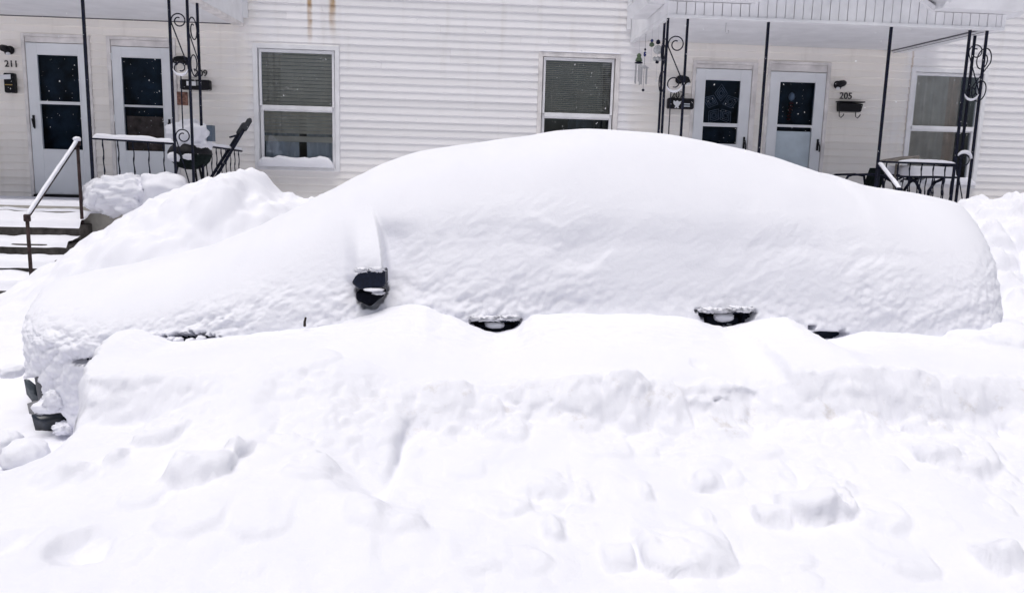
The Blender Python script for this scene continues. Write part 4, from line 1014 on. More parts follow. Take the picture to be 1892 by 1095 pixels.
# ------------------------------------------------------------------ wrought iron
def bar(mb, a, b, r=0.012): return mb.tube([a, b], r*1.2, 4)
def vbar(pt, Y, ztop_, zbot, r=0.0115):
    x = PX(*pt, Y); mb = MB(); mb.box(x-r, x+r, Y-r, Y+r, zbot, ztop_); return mb, x
def spiral(c, r, turns, a0, dirn, n=36, plane='X', shrink=0.62):
    out = []
    for i in range(n):
        t = i/(n-1); a = a0+dirn*turns*2*math.pi*t; q = r*(1-shrink*t**1.2)
        dx, dz = q*math.cos(a), q*math.sin(a)
        out.append((c[0]+dx, c[1], c[2]+dz) if plane == 'X' else (c[0], c[1]+dx, c[2]+dz))
    return out
ZFLOOR = FLOOR-0.02
def column(px_list, depth_list, ztop_, label, scroll_z, side='X'):
    xs_ = [PX(*q, Y) for q, Y in zip(px_list, depth_list)]
    t = thing('iron_column', (np.mean(xs_), np.mean(depth_list), ZFLOOR), label, 'column', 'porch supports')
    for x, Y in zip(xs_, depth_list):
        MB().box(x-0.0115, x+0.0115, Y-0.0115, Y+0.0115, ZFLOOR, ztop_).build('bar', IRON, t)
    return t, xs_
def scrolls(t, xa, xb, Y, zs, plane='X', Y2=None):
    """scroll pairs between two bars joined by a slanted rod"""
    w = abs(xb-xa) if plane == 'X' else abs(Y2-Y)
    for (ztop_, zbot) in zs:
        r = w*0.43
        if plane == 'X':
            c1 = ((xa+xb)/2, Y, ztop_-r); c2 = ((xa+xb)/2+0.0, Y, zbot+r)
            s1 = spiral(c1, r, 1.35, math.radians(200), -1); s2 = spiral(c2, r, 1.35, math.radians(20), -1)
        else:
            c1 = (xa, (Y+Y2)/2, ztop_-r); c2 = (xa, (Y+Y2)/2, zbot+r)
            s1 = spiral(c1, r, 1.35, math.radians(200), -1, plane='Y'); s2 = spiral(c2, r, 1.35, math.radians(20), -1, plane='Y')
        MB().tube(s1, 0.0065, 6).smooth().build('scroll', IRON, t); MB().tube(s2, 0.0065, 6).smooth().build('scroll', IRON, t)
        MB().tube([s1[0], s2[0]], 0.0065, 6).build('scroll_rod', IRON, t)
def snow_on_scroll(c, r, label, sd):
    pts = [(c[0]+r*math.cos(a), c[1]-0.004, c[2]+r*math.sin(a)) for a in np.linspace(math.radians(195), math.radians(345), 20)]
    rr_ = [0.004+0.010*math.sin(math.pi*i/19) for i in range(20)]
    o = MB().tube([(p_[0], p_[1], p_[2]+0.008) for p_ in pts], rr_, 8).smooth().build('scroll_snow', SNOW); tag(o, label, 'snow')
# left column (209)
YF = PORCH+0.04
LZT = lzf+0.02; RZT = zf+0.02
t, X_ = column([(320,200),(353,200),(371,200)], [YF, YF, YF+0.32], LZT, 'wrought iron corner column with scrolls beside door 209', None)
s0 = PZ(331,24,YF); s1 = PZ(335,140,YF)
scrolls(t, X_[0], X_[1], YF, [(s0, s1), (PZ(335,238,YF), 1.22)])
scrolls(t, X_[1]*0.55+X_[2]*0.45, 0, YF, [(s0, s1)], 'Y', YF+0.32)
MB().tube([((X_[0]+X_[1])/2, YF, s1), ((X_[0]+X_[1])/2, YF, PZ(335,238,YF))], 0.007, 4).build('twisted_rod', IRON, t)
snow_on_scroll(((X_[0]+X_[1])/2, YF, s1+(X_[1]-X_[0])*0.43), (X_[1]-X_[0])*0.43, 'thin curved snow on the lower scroll of the left column', 1)
LCOLX = X_
# slim posts
def slim(pt, zt_, label):
    x = PX(*pt, YF); t = thing('porch_post', (x, YF, ZFLOOR), label, 'post', 'porch supports')
    MB().box(x-0.0125, x+0.0125, YF-0.0125, YF+0.0125, ZFLOOR, zt_).build('shaft', IRON, t)
    MB().box(x-0.03, x+0.03, YF-0.03, YF+0.03, zt_-0.006, zt_).build('cap_plate', IRON, t); return x
pxl = slim((164,200), LZT, 'slim dark iron post in front of door 211')
pxm = slim((1408,200), RZT, 'slim dark iron post between doors 207 and 205')
pxr = slim((1632,200), RZT, 'slim dark iron post right of the black 205 letter box')
# right porch left column (207)
t, X_ = column([(1228,150),(1264,150),(1222,150)], [YF, YF, YF+0.32], RZT, 'wrought iron corner column with scrolls left of door 207', None)
s0 = PZ(1252,66,YF); s1 = PZ(1250,171,YF)
scrolls(t, X_[0], X_[1], YF, [(s0, s1)]); scrolls(t, (X_[0]+X_[2])/2-0.01, 0, YF, [(s0, s1)], 'Y', YF+0.32)
MB().tube([((X_[0]+X_[1])/2-0.03, YF, s1), ((X_[0]+X_[1])/2-0.03, YF, 1.3)], 0.007, 4).build('twisted_rod', IRON, t)
snow_on_scroll(((X_[0]+X_[1])/2, YF, s1+(X_[1]-X_[0])*0.43), (X_[1]-X_[0])*0.43, 'thin curved snow on the lower scroll of the 207 column', 2)
# right porch right column
t, X_ = column([(1776,200),(1807,200),(1786,200)], [YF, YF, YF+0.32], RZT, 'wrought iron corner column with scrolls before the curtained window', None)
s0 = PZ(1805,82,YF); s1 = PZ(1796,186,YF)
scrolls(t, X_[0], X_[1], YF, [(s0, s1), (PZ(1780,283,YF), 1.24)]); scrolls(t, X_[2]+0.02, 0, YF, [(s0, s1)], 'Y', YF+0.32)
snow_on_scroll(((X_[0]+X_[1])/2, YF, s1+(X_[1]-X_[0])*0.43), (X_[1]-X_[0])*0.43, 'thin curved snow on the upper scroll of the far right column', 3)
c = ((X_[0]+X_[1])/2, YF-0.004, PZ(1780,283,YF)-(X_[1]-X_[0])*0.43); r_ = (X_[1]-X_[0])*0.45
o = MB().tube([(c[0]+r_*math.cos(a), c[1], c[2]+r_*math.sin(a)+0.01) for a in np.linspace(math.radians(10), math.radians(150), 18)], [0.006+0.016*math.sin(math.pi*(i+2)/20) for i in range(18)], 8).smooth().build('scroll_snow', SNOW); tag(o, 'snow clinging to the bottom scroll of the far right column', 'snow')
RCOLX = X_
# railings
def railing(a, b, zt_, zb_, n, label, mat_=IRON, twist=True):
    """top rail from a to b (x,y) with balusters"""
    a = np.array(a, float); b = np.array(b, float)
    t = thing('porch_railing', ((a[0]+b[0])/2, (a[1]+b[1])/2, zb_), label, 'railing', 'porch railings')
    za = zt_ if not hasattr(zt_, '__len__') else zt_[0]; zb2 = zt_ if not hasattr(zt_, '__len__') else zt_[1]
    MB().tube([(a[0], a[1], za), (b[0], b[1], zb2)], 0.014, 4).build('top_rail', IRON, t)
    MB().tube([(a[0], a[1], zb_+0.06), (b[0], b[1], zb_+0.06)], 0.010, 4).build('bottom_rail', IRON, t)
    first = None
    for i in range(n):
        f = (i+0.75)/(n+0.5); x, y = a+(b-a)*f; zt2 = za+(zb2-za)*f
        if first is None:
            pts = [(x+0.0035*math.cos(k*1.1), y+0.0035*math.sin(k*1.1), zb_+0.06+(zt2-zb_-0.06)*k/16) for k in range(17)]
            first = MB().tube(pts, [0.0065+0.003*(k % 4 == 2) for k in range(17)], 4).build('baluster', IRON, t); c0 = WLOC[first].copy(); c0[0] -= x; c0[1] -= y
        else: share(first, (x+c0[0], y+c0[1], c0[2]), t)
    return t
rz = PZ(245,262,YF); rz2 = PZ(322,266,YF)
railing((PX(171,300,YF)+0.0, YF), (LCOLX[0], YF), (PZ(173,256,YF), rz2), ZFLOOR+0.12, 5, 'iron railing with twisted bars between slim post and left column')
snow_cap('rail_snow', (PX(172,257,YF), YF, PZ(173,257,YF)+0.012), (PX(322,265,YF), YF, rz2+0.012), 0.06, 0.048, 'snow lying along the front rail of the left porch', 21, 60, 0.05)
railing((LCOLX[2], YF+0.32), (LCOLX[2]+0.0, WALL-0.12), (rz2-0.0, rz2-0.02), ZFLOOR+0.12, 8, 'iron side railing running back to the wall by door 209')
snow_cap('rail_snow', (LCOLX[2], YF+0.2, rz2+0.01), (LCOLX[2], WALL-0.15, rz2-0.01), 0.055, 0.035, 'snow along the side rail by the folded frame', 22, 40, 0.05)
rza = PZ(1625,299,YF); rzb = PZ(1765,304,YF)
railing((pxr, YF), (RCOLX[0], YF), (rza, rzb), ZFLOOR+0.12, 6, 'iron railing in front of the snowy porch table')
snow_cap('rail_snow', (PX(1660,300,YF), YF, rza*0.75+rzb*0.25+0.01), (RCOLX[0], YF, rzb+0.01), 0.055, 0.035, 'snow along the front rail of the right porch', 23, 40, 0.15)
railing((RCOLX[2]+0.0, YF+0.32), (RCOLX[2], WALL-0.15), (rzb, rzb-0.01), ZFLOOR+0.12, 8, 'iron side railing at the right end of the right porch')
# handrails of the steps
def handrail(pts, posts, label, m=RUST):
    t = thing('pipe_handrail', posts[0][1], label, 'handrail')
    MB().tube(pts, 0.017, 10).smooth().build('rail_pipe', m, t)
    for a, b in posts:
        MB().tube([a, b], 0.016, 10).smooth().build('post_pipe', m, t)
        MB().lathe((a[0], a[1], a[2]-0.035), [(0.024, 0), (0.029, 0.008), (0.029, 0.055), (0.022, 0.065)], 12).smooth().build('pipe_fitting', m, t)
    return t
ya_, yb_ = PORCH-0.18, PORCH-1.15
A_ = P(143,263,ya_); B_ = P(50,402,yb_)
A2 = P(157,392,ya_); B2 = P(58,500,yb_)
handrail([A_, B_], [(A_, np.array([A_[0], A_[1], A2[2]-0.15])), (B_, np.array([B_[0], B_[1], B2[2]-0.2]))], 'rusty pipe handrail with snow beside the left steps')
snow_cap('rail_snow', A_+np.array([0,0,0.017]), B_+np.array([0,0,0.017]), 0.036, 0.022, 'thin snow strip on the sloping pipe handrail', 24, 50, 0.03)
snow_lump('rail_snow', A_+np.array([0, -0.005, 0.03]), 0.035, 0.035, 0.025, 'snow knob on the top end of the pipe handrail', 25)
ya2, yb2 = PORCH-0.05, PORCH-0.75
A_ = P(1625,304,ya2); B_ = P(1662,352,yb2)
handrail([A_, B_], [(A_, A_-np.array([0,0,0.8])), (B_, B_-np.array([0,0,0.8]))], 'dark pipe handrail slanting down in front of the right railing', IRON)
snow_cap('rail_snow', A_+np.array([0,0,0.015]), B_+np.array([0,0,0.015]), 0.042, 0.022, 'snow strip on the pipe handrail of the right porch', 26, 40, 0.03)

# ------------------------------------------------------------------ wall fittings
def digits(txt, px, py, hpx, label):
    h = hpx*WALL/FPX*1.02
    c = P(px, py, WALL-0.022)
    t = thing('house_number', (c[0], WALL-0.02, c[2]-h/2), label, 'house number', 'house numbers')
    wd = h*0.72; x = c[0]-wd*(len(txt)-1)/2
    for ch in txt:
        cu = bpy.data.curves.new('digit', 'FONT'); cu.body = ch; cu.size = h*1.42; cu.extrude = 0.004; cu.align_x = 'CENTER'; cu.offset = h*0.018
        ob = bpy.data.objects.new('digit_tmp', cu); COL.objects.link(ob)
        dg = bpy.context.evaluated_depsgraph_get(); me = bpy.data.meshes.new_from_object(ob.evaluated_get(dg)); bpy.data.objects.remove(ob)
        me.transform(Matrix.Rotation(math.pi/2, 4, 'X')); me.materials.clear(); me.materials.append(DIGIT); me.name = 'digit'
        link(me, 'digit', (x, WALL-0.022, c[2]-h/2), t); x += wd
digits('211', 21, 118, 10.5, 'black number 211 on the siding at the far left')
digits('209', 371, 135, 10.5, 'black number 209 partly behind the left iron column')
digits('207', 1252, 175, 11, 'black number 207 behind the middle iron column')
digits('205', 1563, 177, 11, 'black number 205 right of the rightmost storm door')
def wall_lamp(px, py, s, flip, label):
    c = P(px, py, WALL-0.02); t = thing('wall_lamp', (c[0], WALL-0.02, c[2]-0.06), label, 'lamp', 'porch wall lamps')
    MB().lathe((c[0], WALL-0.055, c[2]), [(0.02, 0), (0.048, 0.008), (0.052, 0.03), (0.052, 0.036)], 20, 'Y').smooth().build('mount', BLACK, t)
    MB().tube([(c[0], WALL-0.05, c[2]), (c[0]+0.01*flip, WALL-0.12, c[2]+0.01), (c[0]+0.03*flip, WALL-0.16, c[2]+0.0)], 0.014, 8).smooth().build('arm', BLACK, t)
    a = np.array([c[0]-0.055*flip, WALL-0.13, c[2]+0.015]); b = np.array([c[0]+0.05*flip, WALL-0.18, c[2]-0.01])
    MB().tube([a, a*0.7+b*0.3, b*0.8+a*0.2, b, b+np.array([0.02*flip,-0.02,-0.05])], [0.022, 0.04, 0.044, 0.042, 0.036], 14).smooth().build('lamp_shade', BLACK, t)
    MB().lathe((b[0]+0.02*flip, b[1]-0.02, b[2]-0.075), [(0.004, 0), (0.02, 0.006), (0.026, 0.02), (0.02, 0.035)], 12).smooth().build('bulb', ENVL, t)
wall_lamp(19, 93, 1, 1, 'black wall lamp left of door 211 at the picture edge')
wall_lamp(342, 113, 1, -1, 'black wall lamp behind the scrolls of the left iron column, by door 209')
wall_lamp(1255, 148, 1, 1, 'black wall lamp just behind the middle column scrolls, left of door 207')
wall_lamp(1547, 157, 1, -1, 'black spot lamp to the right of door 205')
# mailboxes
c0, c1_ = P(12,136,WALL-0.02), P(34,173,WALL-0.02)
t = thing('mailbox', ((c0[0]+c1_[0])/2, WALL-0.02, c1_[2]), 'upright black mailbox with a pale letter under the number 211', 'mailbox', 'mailboxes')
MB().box(c0[0], c1_[0], WALL-0.10, WALL-0.022, c1_[2], c0[2]).build('box', BLACK, t, 0.012)
MB().box(c0[0]+0.02, c1_[0]-0.02, WALL-0.106, WALL-0.101, c1_[2]+0.09, c1_[2]+0.10).build('brass_strip', mat('brass', (0.4, 0.28, 0.1), 0.4, 0.8), t)
MB().hexa([np.array(q) for q in ((c0[0]-0.06,WALL-0.112,c0[2]-0.085),(c1_[0]-0.03,WALL-0.112,c0[2]-0.075),(c1_[0]-0.03,WALL-0.109,c0[2]-0.075),(c0[0]-0.06,WALL-0.109,c0[2]-0.085),(c0[0]-0.03,WALL-0.112,c0[2]-0.03),(c1_[0]-0.03,WALL-0.112,c0[2]-0.018),(c1_[0]-0.03,WALL-0.109,c0[2]-0.018),(c0[0]-0.03,WALL-0.109,c0[2]-0.03))]).build('letter', ENVL, t)
c0, c1_ = P(337,148,WALL-0.02), P(392,168,WALL-0.02)
t = thing('mailbox', ((c0[0]+c1_[0])/2, WALL-0.02, c1_[2]), 'wide black mailbox with a pale card under the number 209', 'mailbox', 'mailboxes')
MB().box(c0[0], c1_[0], WALL-0.12, WALL-0.022, c1_[2], c0[2]).build('box', BLACK, t, 0.010)
MB().box(c0[0]+0.085, c0[0]+0.20, WALL-0.127, WALL-0.121, c1_[2]+0.045, c1_[2]+0.098).build('card', ENVL, t)
MB().box(c0[0]+0.21, c0[0]+0.27, WALL-0.127, WALL-0.121, c1_[2]+0.05, c1_[2]+0.10).build('card_grey', mat('grey_card', (0.2,0.21,0.22), 0.5), t)
c0, c1_ = P(1232,182,WALL-0.02), P(1278,203,WALL-0.02)
t = thing('mailbox', ((c0[0]+c1_[0])/2, WALL-0.02, c1_[2]), 'black mailbox with a white eagle emblem and stripes under the number 207', 'mailbox', 'mailboxes')
MB().box(c0[0], c1_[0], WALL-0.12, WALL-0.022, c1_[2], c0[2]).build('box', BLACK, t, 0.012)
ex, ez = PX(1251,193,WALL-0.13), PZ(1251,193,WALL-0.13)
eg = [(-.045,.05),(-.02,.035),(-.006,.045),(.006,.052),(.014,.04),(.03,.035),(.055,.045),(.045,.01),(.03,-.01),(.02,-.03),(.03,-.045),(.01,-.05),(0,-.03),(-.012,-.045),(-.03,-.045),(-.018,-.02),(-.035,-.005),(-.05,.02)]
MB().poly([(ex+a, ez+b) for a, b in eg], WALL-0.126, WALL-0.121).build('eagle_emblem', ENVL, t)
for q in (0, 1):
    sx, sz = PX(1263,194+q*4-2,WALL-0.13), PZ(1263,194+q*4-2,WALL-0.13)
    MB().box(sx, sx+0.085, WALL-0.126, WALL-0.121, sz-0.008, sz+0.006).build('stripe', mat('pale_blue_stripe', (0.5,0.55,0.6), 0.5), t)
c0, c1_ = P(1545,191,WALL-0.02), P(1588,208,WALL-0.02)
t = thing('mailbox', ((c0[0]+c1_[0])/2, WALL-0.02, c1_[2]), 'black mailbox with two newspaper hooks under the number 205', 'mailbox', 'mailboxes')
MB().poly([(c0[0], c0[2]+0.01), (c1_[0], c0[2]-0.005), (c1_[0]-0.02, c1_[2]), (c0[0]+0.01, c1_[2])], WALL-0.11, WALL-0.022).build('box', BLACK, t, 0.01)
MB().box(c0[0]-0.01, c1_[0]+0.01, WALL-0.13, WALL-0.022, c0[2]+0.010, c0[2]+0.022).build('lid', BLACK, t)
for f in (0.10, 0.78):
    hx = c0[0]+(c1_[0]-c0[0])*f
    MB().tube([(hx, WALL-0.06, c1_[2]), (hx, WALL-0.07, c1_[2]-0.06), (hx+0.02, WALL-0.08, c1_[2]-0.08), (hx+0.045, WALL-0.09, c1_[2]-0.05), (hx+0.05, WALL-0.09, c1_[2]-0.03)], 0.006, 6).smooth().build('hook', BLACK, t)
c0, c1_ = P(327,170,WALL-0.02), P(348,195,WALL-0.02)
o = MB().box(c0[0], c1_[0], WALL-0.035, WALL-0.021, c1_[2], c0[2]).build('wall_plaque', PLAQ, None, 0.004); tag(o, 'small reddish brown square plaque below the 209 mailbox', 'plaque')
# soffit hook
c = P(1342,36,PORCH+0.35); o = MB().tube([(c[0], c[1], zf+0.05), (c[0], c[1], zf-0.05), (c[0]+0.012, c[1], zf-0.075), (c[0]+0.03, c[1], zf-0.065), (c[0]+0.03, c[1], zf-0.04)], 0.004, 6).smooth().build('hook', ALU); tag(o, 'small metal hook under the right porch ceiling', 'hook')
# wind chimes along the left edge of the right porch
def on_edge(px):      # point under the side trim whose projection has this px
    best = min(np.linspace(0, 1, 200), key=lambda s: abs(proj(fl+(bl-fl)*s)[0]-px)); return fl+(bl-fl)*best+np.array([0.03, 0, 0])
def chime(px, label):
    p = on_edge(px); t = thing('wind_chime', (p[0], p[1], p[2]-0.6), label, 'wind chime', 'wind chimes'); return p, t
def zat(px, py, p): return PZ(px, py, p[1])
p, t = chime(1178, 'wind chime with green frog figure and metal tubes, leftmost'); Z_ = lambda y: zat(1178, y, p)
MB().tube([p, (p[0], p[1], Z_(104))], 0.002, 4).build('string', ALU, t)
MB().lathe((p[0], p[1], Z_(115)), [(0.02, 0), (0.045, 0.01), (0.04, 0.035), (0.025, 0.06), (0.03, 0.085), (0.012, 0.105)], 12).smooth().build('frog', GREENB, t)
MB().lathe((p[0], p[1], Z_(118)), [(0.02, 0), (0.05, 0.005), (0.05, 0.016), (0.02, 0.02)], 14).build('disc', IRON, t)
for q in range(5):
    a = 2*math.pi*q/5; MB().tube([(p[0]+0.04*math.cos(a), p[1]+0.04*math.sin(a), Z_(119)), (p[0]+0.04*math.cos(a), p[1]+0.04*math.sin(a), Z_(148+2.5*q))], 0.0065, 6).build('tube', ALU, t)
p, t = chime(1189, 'wind chime with blue bead and hanging weight, second from left'); Z_ = lambda y: zat(1189, y, p)
MB().tube([p, (p[0], p[1], Z_(122))], 0.002, 4).build('string', IRON, t)
MB().lathe((p[0], p[1], Z_(105)), [(0.006, 0), (0.016, 0.015), (0.016, 0.05), (0.006, 0.06)], 10).smooth().build('bead', BLUEB, t)
MB().lathe((p[0], p[1], Z_(94)), [(0.006, 0), (0.014, 0.012), (0.006, 0.03)], 10).smooth().build('bead', IRON, t)
MB().lathe((p[0], p[1], Z_(125)), [(0.005, 0.03), (0.055, 0.0), (0.055, -0.006), (0.005, -0.006)], 12).build('cap', ALU, t)
for q in range(4):
    a = 2*math.pi*q/4+0.4; MB().tube([(p[0]+0.042*math.cos(a), p[1]+0.042*math.sin(a), Z_(126)), (p[0]+0.042*math.cos(a), p[1]+0.042*math.sin(a), Z_(156))], 0.006, 6).build('tube', ALU, t)
MB().tube([(p[0], p[1], Z_(126)), (p[0], p[1], Z_(166))], 0.0018, 4).build('string', IRON, t)
MB().lathe((p[0], p[1], Z_(169)), [(0.008, 0), (0.016, 0.004), (0.016, 0.022), (0.006, 0.03)], 10).build('weight', IRON, t)
p, t = chime(1201, 'hanging string with blue and green glass beads, third from left'); Z_ = lambda y: zat(1201, y, p)
MB().tube([p, (p[0], p[1], Z_(118))], 0.0018, 4).build('string', ALU, t)
MB().lathe((p[0], p[1], Z_(79)), [(0.006, 0), (0.018, 0.012), (0.018, 0.028), (0.006, 0.04)], 10).smooth().build('bead', BLUEB, t)
MB().lathe((p[0], p[1], Z_(87)), [(0.008, 0), (0.030, 0.015), (0.026, 0.04), (0.006, 0.055)], 12).smooth().build('bead', GREENB, t)
MB().tube([(p[0]-0.05, p[1], Z_(75)), (p[0]+0.01, p[1], Z_(75))], 0.002, 4).build('cross_wire', IRON, t)
p, t = chime(1213, 'wind chime of round glass discs, rightmost beside the iron column'); Z_ = lambda y: zat(1213, y, p)
MB().tube([p, (p[0], p[1], Z_(148))], 0.0018, 4).build('string', ALU, t)
MB().lathe((p[0], p[1], Z_(82)), [(0.008, 0), (0.026, 0.01), (0.02, 0.04), (0.006, 0.05)], 12).smooth().build('bead', IRON, t)
MB().lathe((p[0], p[1], Z_(92)), [(0.004, -0.048), (0.03, -0.04), (0.048, -0.012), (0.048, 0.012), (0.03, 0.04), (0.004, 0.048)], 16).smooth().build('glass_disc', GLASSY, t)
for q in range(4):
    a = 2*math.pi*q/4; MB().lathe((p[0]+0.03*math.cos(a), p[1]+0.03*math.sin(a), Z_(109)), [(0.004, -0.025), (0.022, -0.012), (0.024, 0.008), (0.004, 0.024)], 10).smooth().build('glass_drop', GLASSY, t)
MB().lathe((p[0], p[1], Z_(118)), [(0.005, 0), (0.02, 0.008), (0.018, 0.03), (0.005, 0.036)], 10).smooth().build('bead', IRON, t)
MB().lathe((p[0], p[1], Z_(149)), [(0.004, -0.016), (0.014, -0.004), (0.012, 0.008), (0.003, 0.016)], 10).smooth().build('drop', PAPER, t)

# ------------------------------------------------------------------ porch furniture
# left porch: snowed-in kettle grill behind the column
gy_ = PORCH+0.42
g = P(352, 300, gy_)
t = thing('barbecue_grill', (g[0], gy_, ZFLOOR), 'dark kettle grill heaped with snow behind the left iron column', 'grill')
cz_ = PZ(352,286,gy_)
MB().lathe((g[0], gy_, cz_-0.16), [(0.05, 0), (0.14, 0.03), (0.20, 0.09), (0.225, 0.16), (0.23, 0.165)], 28).smooth().build('bowl', GREENP, t)
MB().lathe((g[0], gy_, cz_+0.006), [(0.232, 0), (0.225, 0.03), (0.18, 0.10), (0.10, 0.145), (0.02, 0.155)], 28).smooth().build('lid', BLACK, t)
for a in (90, 210, 330):
    a = math.radians(a); MB().tube([(g[0]+0.13*math.cos(a), gy_+0.13*math.sin(a), cz_-0.12), (g[0]+0.25*math.cos(a), gy_+0.25*math.sin(a), ZFLOOR)], 0.012, 8).build('leg', BLACK, t)
MB().tube([(g[0]-0.06, gy_, cz_+0.15), (g[0]-0.06, gy_, cz_+0.2), (g[0]+0.06, gy_, cz_+0.2), (g[0]+0.06, gy_, cz_+0.15)], 0.010, 8).build('lid_handle', BLACK, t)
MB().box(g[0]+0.20, g[0]+0.26, gy_-0.05, gy_+0.05, cz_+0.15, cz_+0.32).build('side_handle', mat('slate_plastic', (0.08,0.11,0.15), 0.5), t)
snow_lump('grill_snow', (g[0]+0.01, gy_-0.01, cz_+0.19), 0.215, 0.20, 0.17, 'thick snow heap on top of the kettle grill', 31, 30, 48, 0.30, f=1.8)
snow_lump('grill_snow', (g[0]-0.10, gy_-0.19, cz_-0.03), 0.07, 0.05, 0.05, 'snow blob on the front of the kettle grill bowl', 32)
snow_lump('grill_snow', (g[0]+0.05, gy_-0.20, cz_-0.02), 0.06, 0.04, 0.035, 'small snow patch right of centre on the grill bowl', 33)
# folded frame with two padded handles
fy0, fy1 = PORCH+1.0, PORCH+1.55
t = thing('folded_chair', (PX(425,300,fy0), fy0, ZFLOOR), 'dark folded chair frame with two padded ends leaning near the wall', 'chair')
for (a, b) in (((462,221),(398,312)), ((452,229),(386,318))):
    A_ = P(*a, fy1); B_ = P(*b, fy0); A_ = np.array(A_); B_ = np.array(B_); B_[2] = max(B_[2]-0.1, ZFLOOR+0.02)
    MB().tube([A_, B_], 0.018, 8).smooth().build('frame_tube', IRON, t)
    d_ = (B_-A_)/np.linalg.norm(B_-A_)
    MB().tube([A_-d_*0.01, A_+d_*0.02, A_+d_*0.16, A_+d_*0.18], [0.018, 0.034, 0.034, 0.022], 10).smooth().build('padded_end', mat('foam_grey', (0.035,0.038,0.045), 0.9), t)
q0 = P(428,268,fy0+0.3); q1 = P(418,264,fy0+0.3)
MB().tube([P(438,250,fy0+0.33), P(424,254,fy0+0.33)], 0.012, 6).build('cross_bar', IRON, t)
# right porch: table, chair, board
ty = PORCH+0.55
a = P(1634,322,ty); b = P(1742,325,ty)
t = thing('patio_table', ((a[0]+b[0])/2, ty, ZFLOOR), 'dark tubular patio table covered by a slab of snow', 'table')
tz = (a[2]+b[2])/2; tx0, tx1 = a[0], b[0]
MB().box(tx0, tx1, ty-0.30, ty+0.30, tz-0.03, tz).build('table_top', IRON, t, 0.008)
for sx in (-1, 1):
    for sy in (-1, 1):
        xk = (tx0+tx1)/2+sx*0.05; xe = (tx0+tx1)/2+sx*0.26; yy = ty+sy*0.25
        pts = [(xk+sx*0.17, yy, tz-0.03), (xk+sx*0.06, yy, tz-0.08), (xk, yy, tz-0.18), (xk, yy, tz-0.30), (xk+sx*0.05, yy, tz-0.4), (xe, yy, ZFLOOR+0.02)]
        MB().tube(pts, 0.017, 8).smooth().build('leg', IRON, t)
sm = sheet('table_snow', tx0+0.01, tx1-0.02, ty-0.31, ty+0.31, lambda a_, b_: tz-0.01+0.11*np.clip(np.minimum(sst(0, 0.05, a_-tx0-0.01), sst(0, 0.02, tx1-0.02-a_))*np.minimum(sst(0, 0.03, b_-ty+0.31), sst(0, 0.05, ty+0.31-b_)), 0, 1)+0.008*noise(a_*6, b_*6, 0, 3), 'flat snow slab on the patio table', 0.012)
cy_ = PORCH+0.75
t = thing('patio_chair', (PX(1600,345,cy_), cy_, ZFLOOR), 'tubular patio chair with curved arms left of the table', 'chair')
a = P(1562,333,cy_-0.2); b = P(1612,322,cy_-0.2); c = P(1575,323,cy_-0.2)
for dy in (0, 0.42):
    o_ = np.array([0, dy, 0]); MB().tube([a-np.array([0.03,0,0.35])+o_, a+o_, (a+c)/2+np.array([-0.01,0,0.015])+o_, c+o_, b+o_, b+np.array([0.12,0,-0.02])+o_, b+np.array([0.17,0,-0.25])+o_, b+np.array([0.18,0,-0.5])+o_], 0.014, 8).smooth().build('arm_tube', IRON, t)
MB().box(a[0]+0.02, b[0]+0.16, cy_-0.18, cy_+0.2, a[2]-0.14, a[2]-0.11).build('seat', GREENP, t)
MB().hexa([np.array(q) for q in ((b[0]+0.10,cy_-0.16,a[2]-0.1),(b[0]+0.13,cy_-0.16,a[2]-0.1),(b[0]+0.13,cy_+0.2,a[2]-0.1),(b[0]+0.10,cy_+0.2,a[2]-0.1),(b[0]+0.17,cy_-0.16,b[2]+0.08),(b[0]+0.20,cy_-0.16,b[2]+0.08),(b[0]+0.20,cy_+0.2,b[2]+0.08),(b[0]+0.17,cy_+0.2,b[2]+0.08))]).build('backrest', GREENP, t)
for q in (0, 1): MB().tube([P(1660+q*4,331+q*5,cy_-0.1), P(1670,326+q*5,cy_-0.1), P(1692,328+q*5,cy_-0.1)], 0.011, 6).build('arm_end', IRON, t)
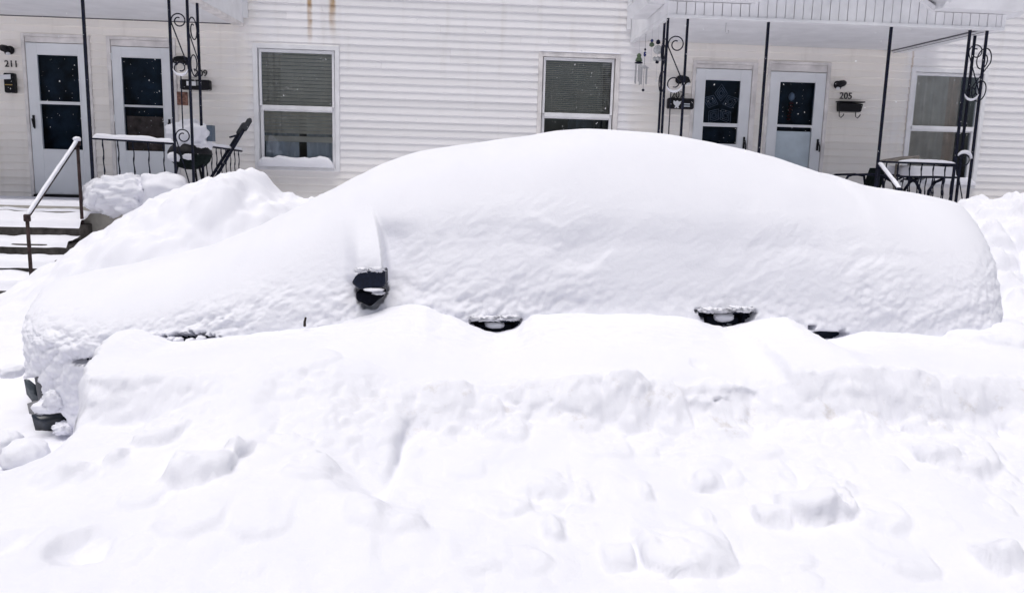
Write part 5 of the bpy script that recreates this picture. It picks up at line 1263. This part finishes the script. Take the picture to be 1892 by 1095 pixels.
# grey board lying on the rail
a = P(1632,299,PORCH+0.3); b = P(1680,294,PORCH+0.3)
o = MB().hexa([np.array(q) for q in ((a[0],PORCH+.1,a[2]-.01),(b[0],PORCH+.1,b[2]-.035),(b[0]+.02,PORCH+.5,b[2]-.03),(a[0]+.02,PORCH+.5,a[2]-.01),(a[0]+.03,PORCH+.1,a[2]+.022),(b[0],PORCH+.1,b[2]+.035),(b[0]+.02,PORCH+.5,b[2]+.035),(a[0]+.05,PORCH+.5,a[2]+.022))]).build('weathered_board', WOODG, None, 0.004); tag(o, 'weathered grey board lying behind the right rail beside the slim post', 'board')
ps_ = P(1656,316,PORCH+0.32)
o = MB().tube([(ps_[0], PORCH+0.32, ZFLOOR), (ps_[0], PORCH+0.32, PZ(1656,299,PORCH+0.3)-0.02)], 0.018, 8).build('board_prop', WOODG); tag(o, 'thin stake propping the weathered board on the right porch', 'stake')

# ------------------------------------------------------------------ falling snow
fr = np.random.default_rng(21)
vs, fs = [], []
for k in range(5000):
    Y = fr.uniform(1.6, 10.0)**1.0; Y = 10.0*(fr.uniform(0.004, 1))**(1/2.6); Y = max(Y, 3.0)
    Xc = fr.uniform(-0.75*Y-0.6, 0.85*Y+0.6); Zc = fr.uniform(1.9, 4.0) if Y < 8 else fr.uniform(1.2, 4.0)
    r = fr.uniform(0.0012, 0.0034)*(1.5 if fr.uniform() < 0.08 else 1)
    if Y < 2.5: r *= 0.5
    st = fr.uniform(1.0, 1.8)
    o = len(vs); j = fr.uniform(-0.4, 0.4, 3)*r
    for d in ((1,0,0),(-1,0,0),(0,1,0),(0,-1,0),(0,0,st),(0,0,-st)): vs.append((Xc+d[0]*r+j[0]*d[2], Y+d[1]*r, Zc+d[2]*r+j[2]*d[0]))
    for f in ((0,2,4),(2,1,4),(1,3,4),(3,0,4),(2,0,5),(1,2,5),(3,1,5),(0,3,5)): fs.append(tuple(i+o for i in f))
fl_ = MB(); fl_.v, fl_.f = vs, fs
o = fl_.build('falling_snow', mat('snowflake', (0.78, 0.78, 0.80), 0.9)); tag(o, 'fine snowflakes falling through the air', kind='stuff')
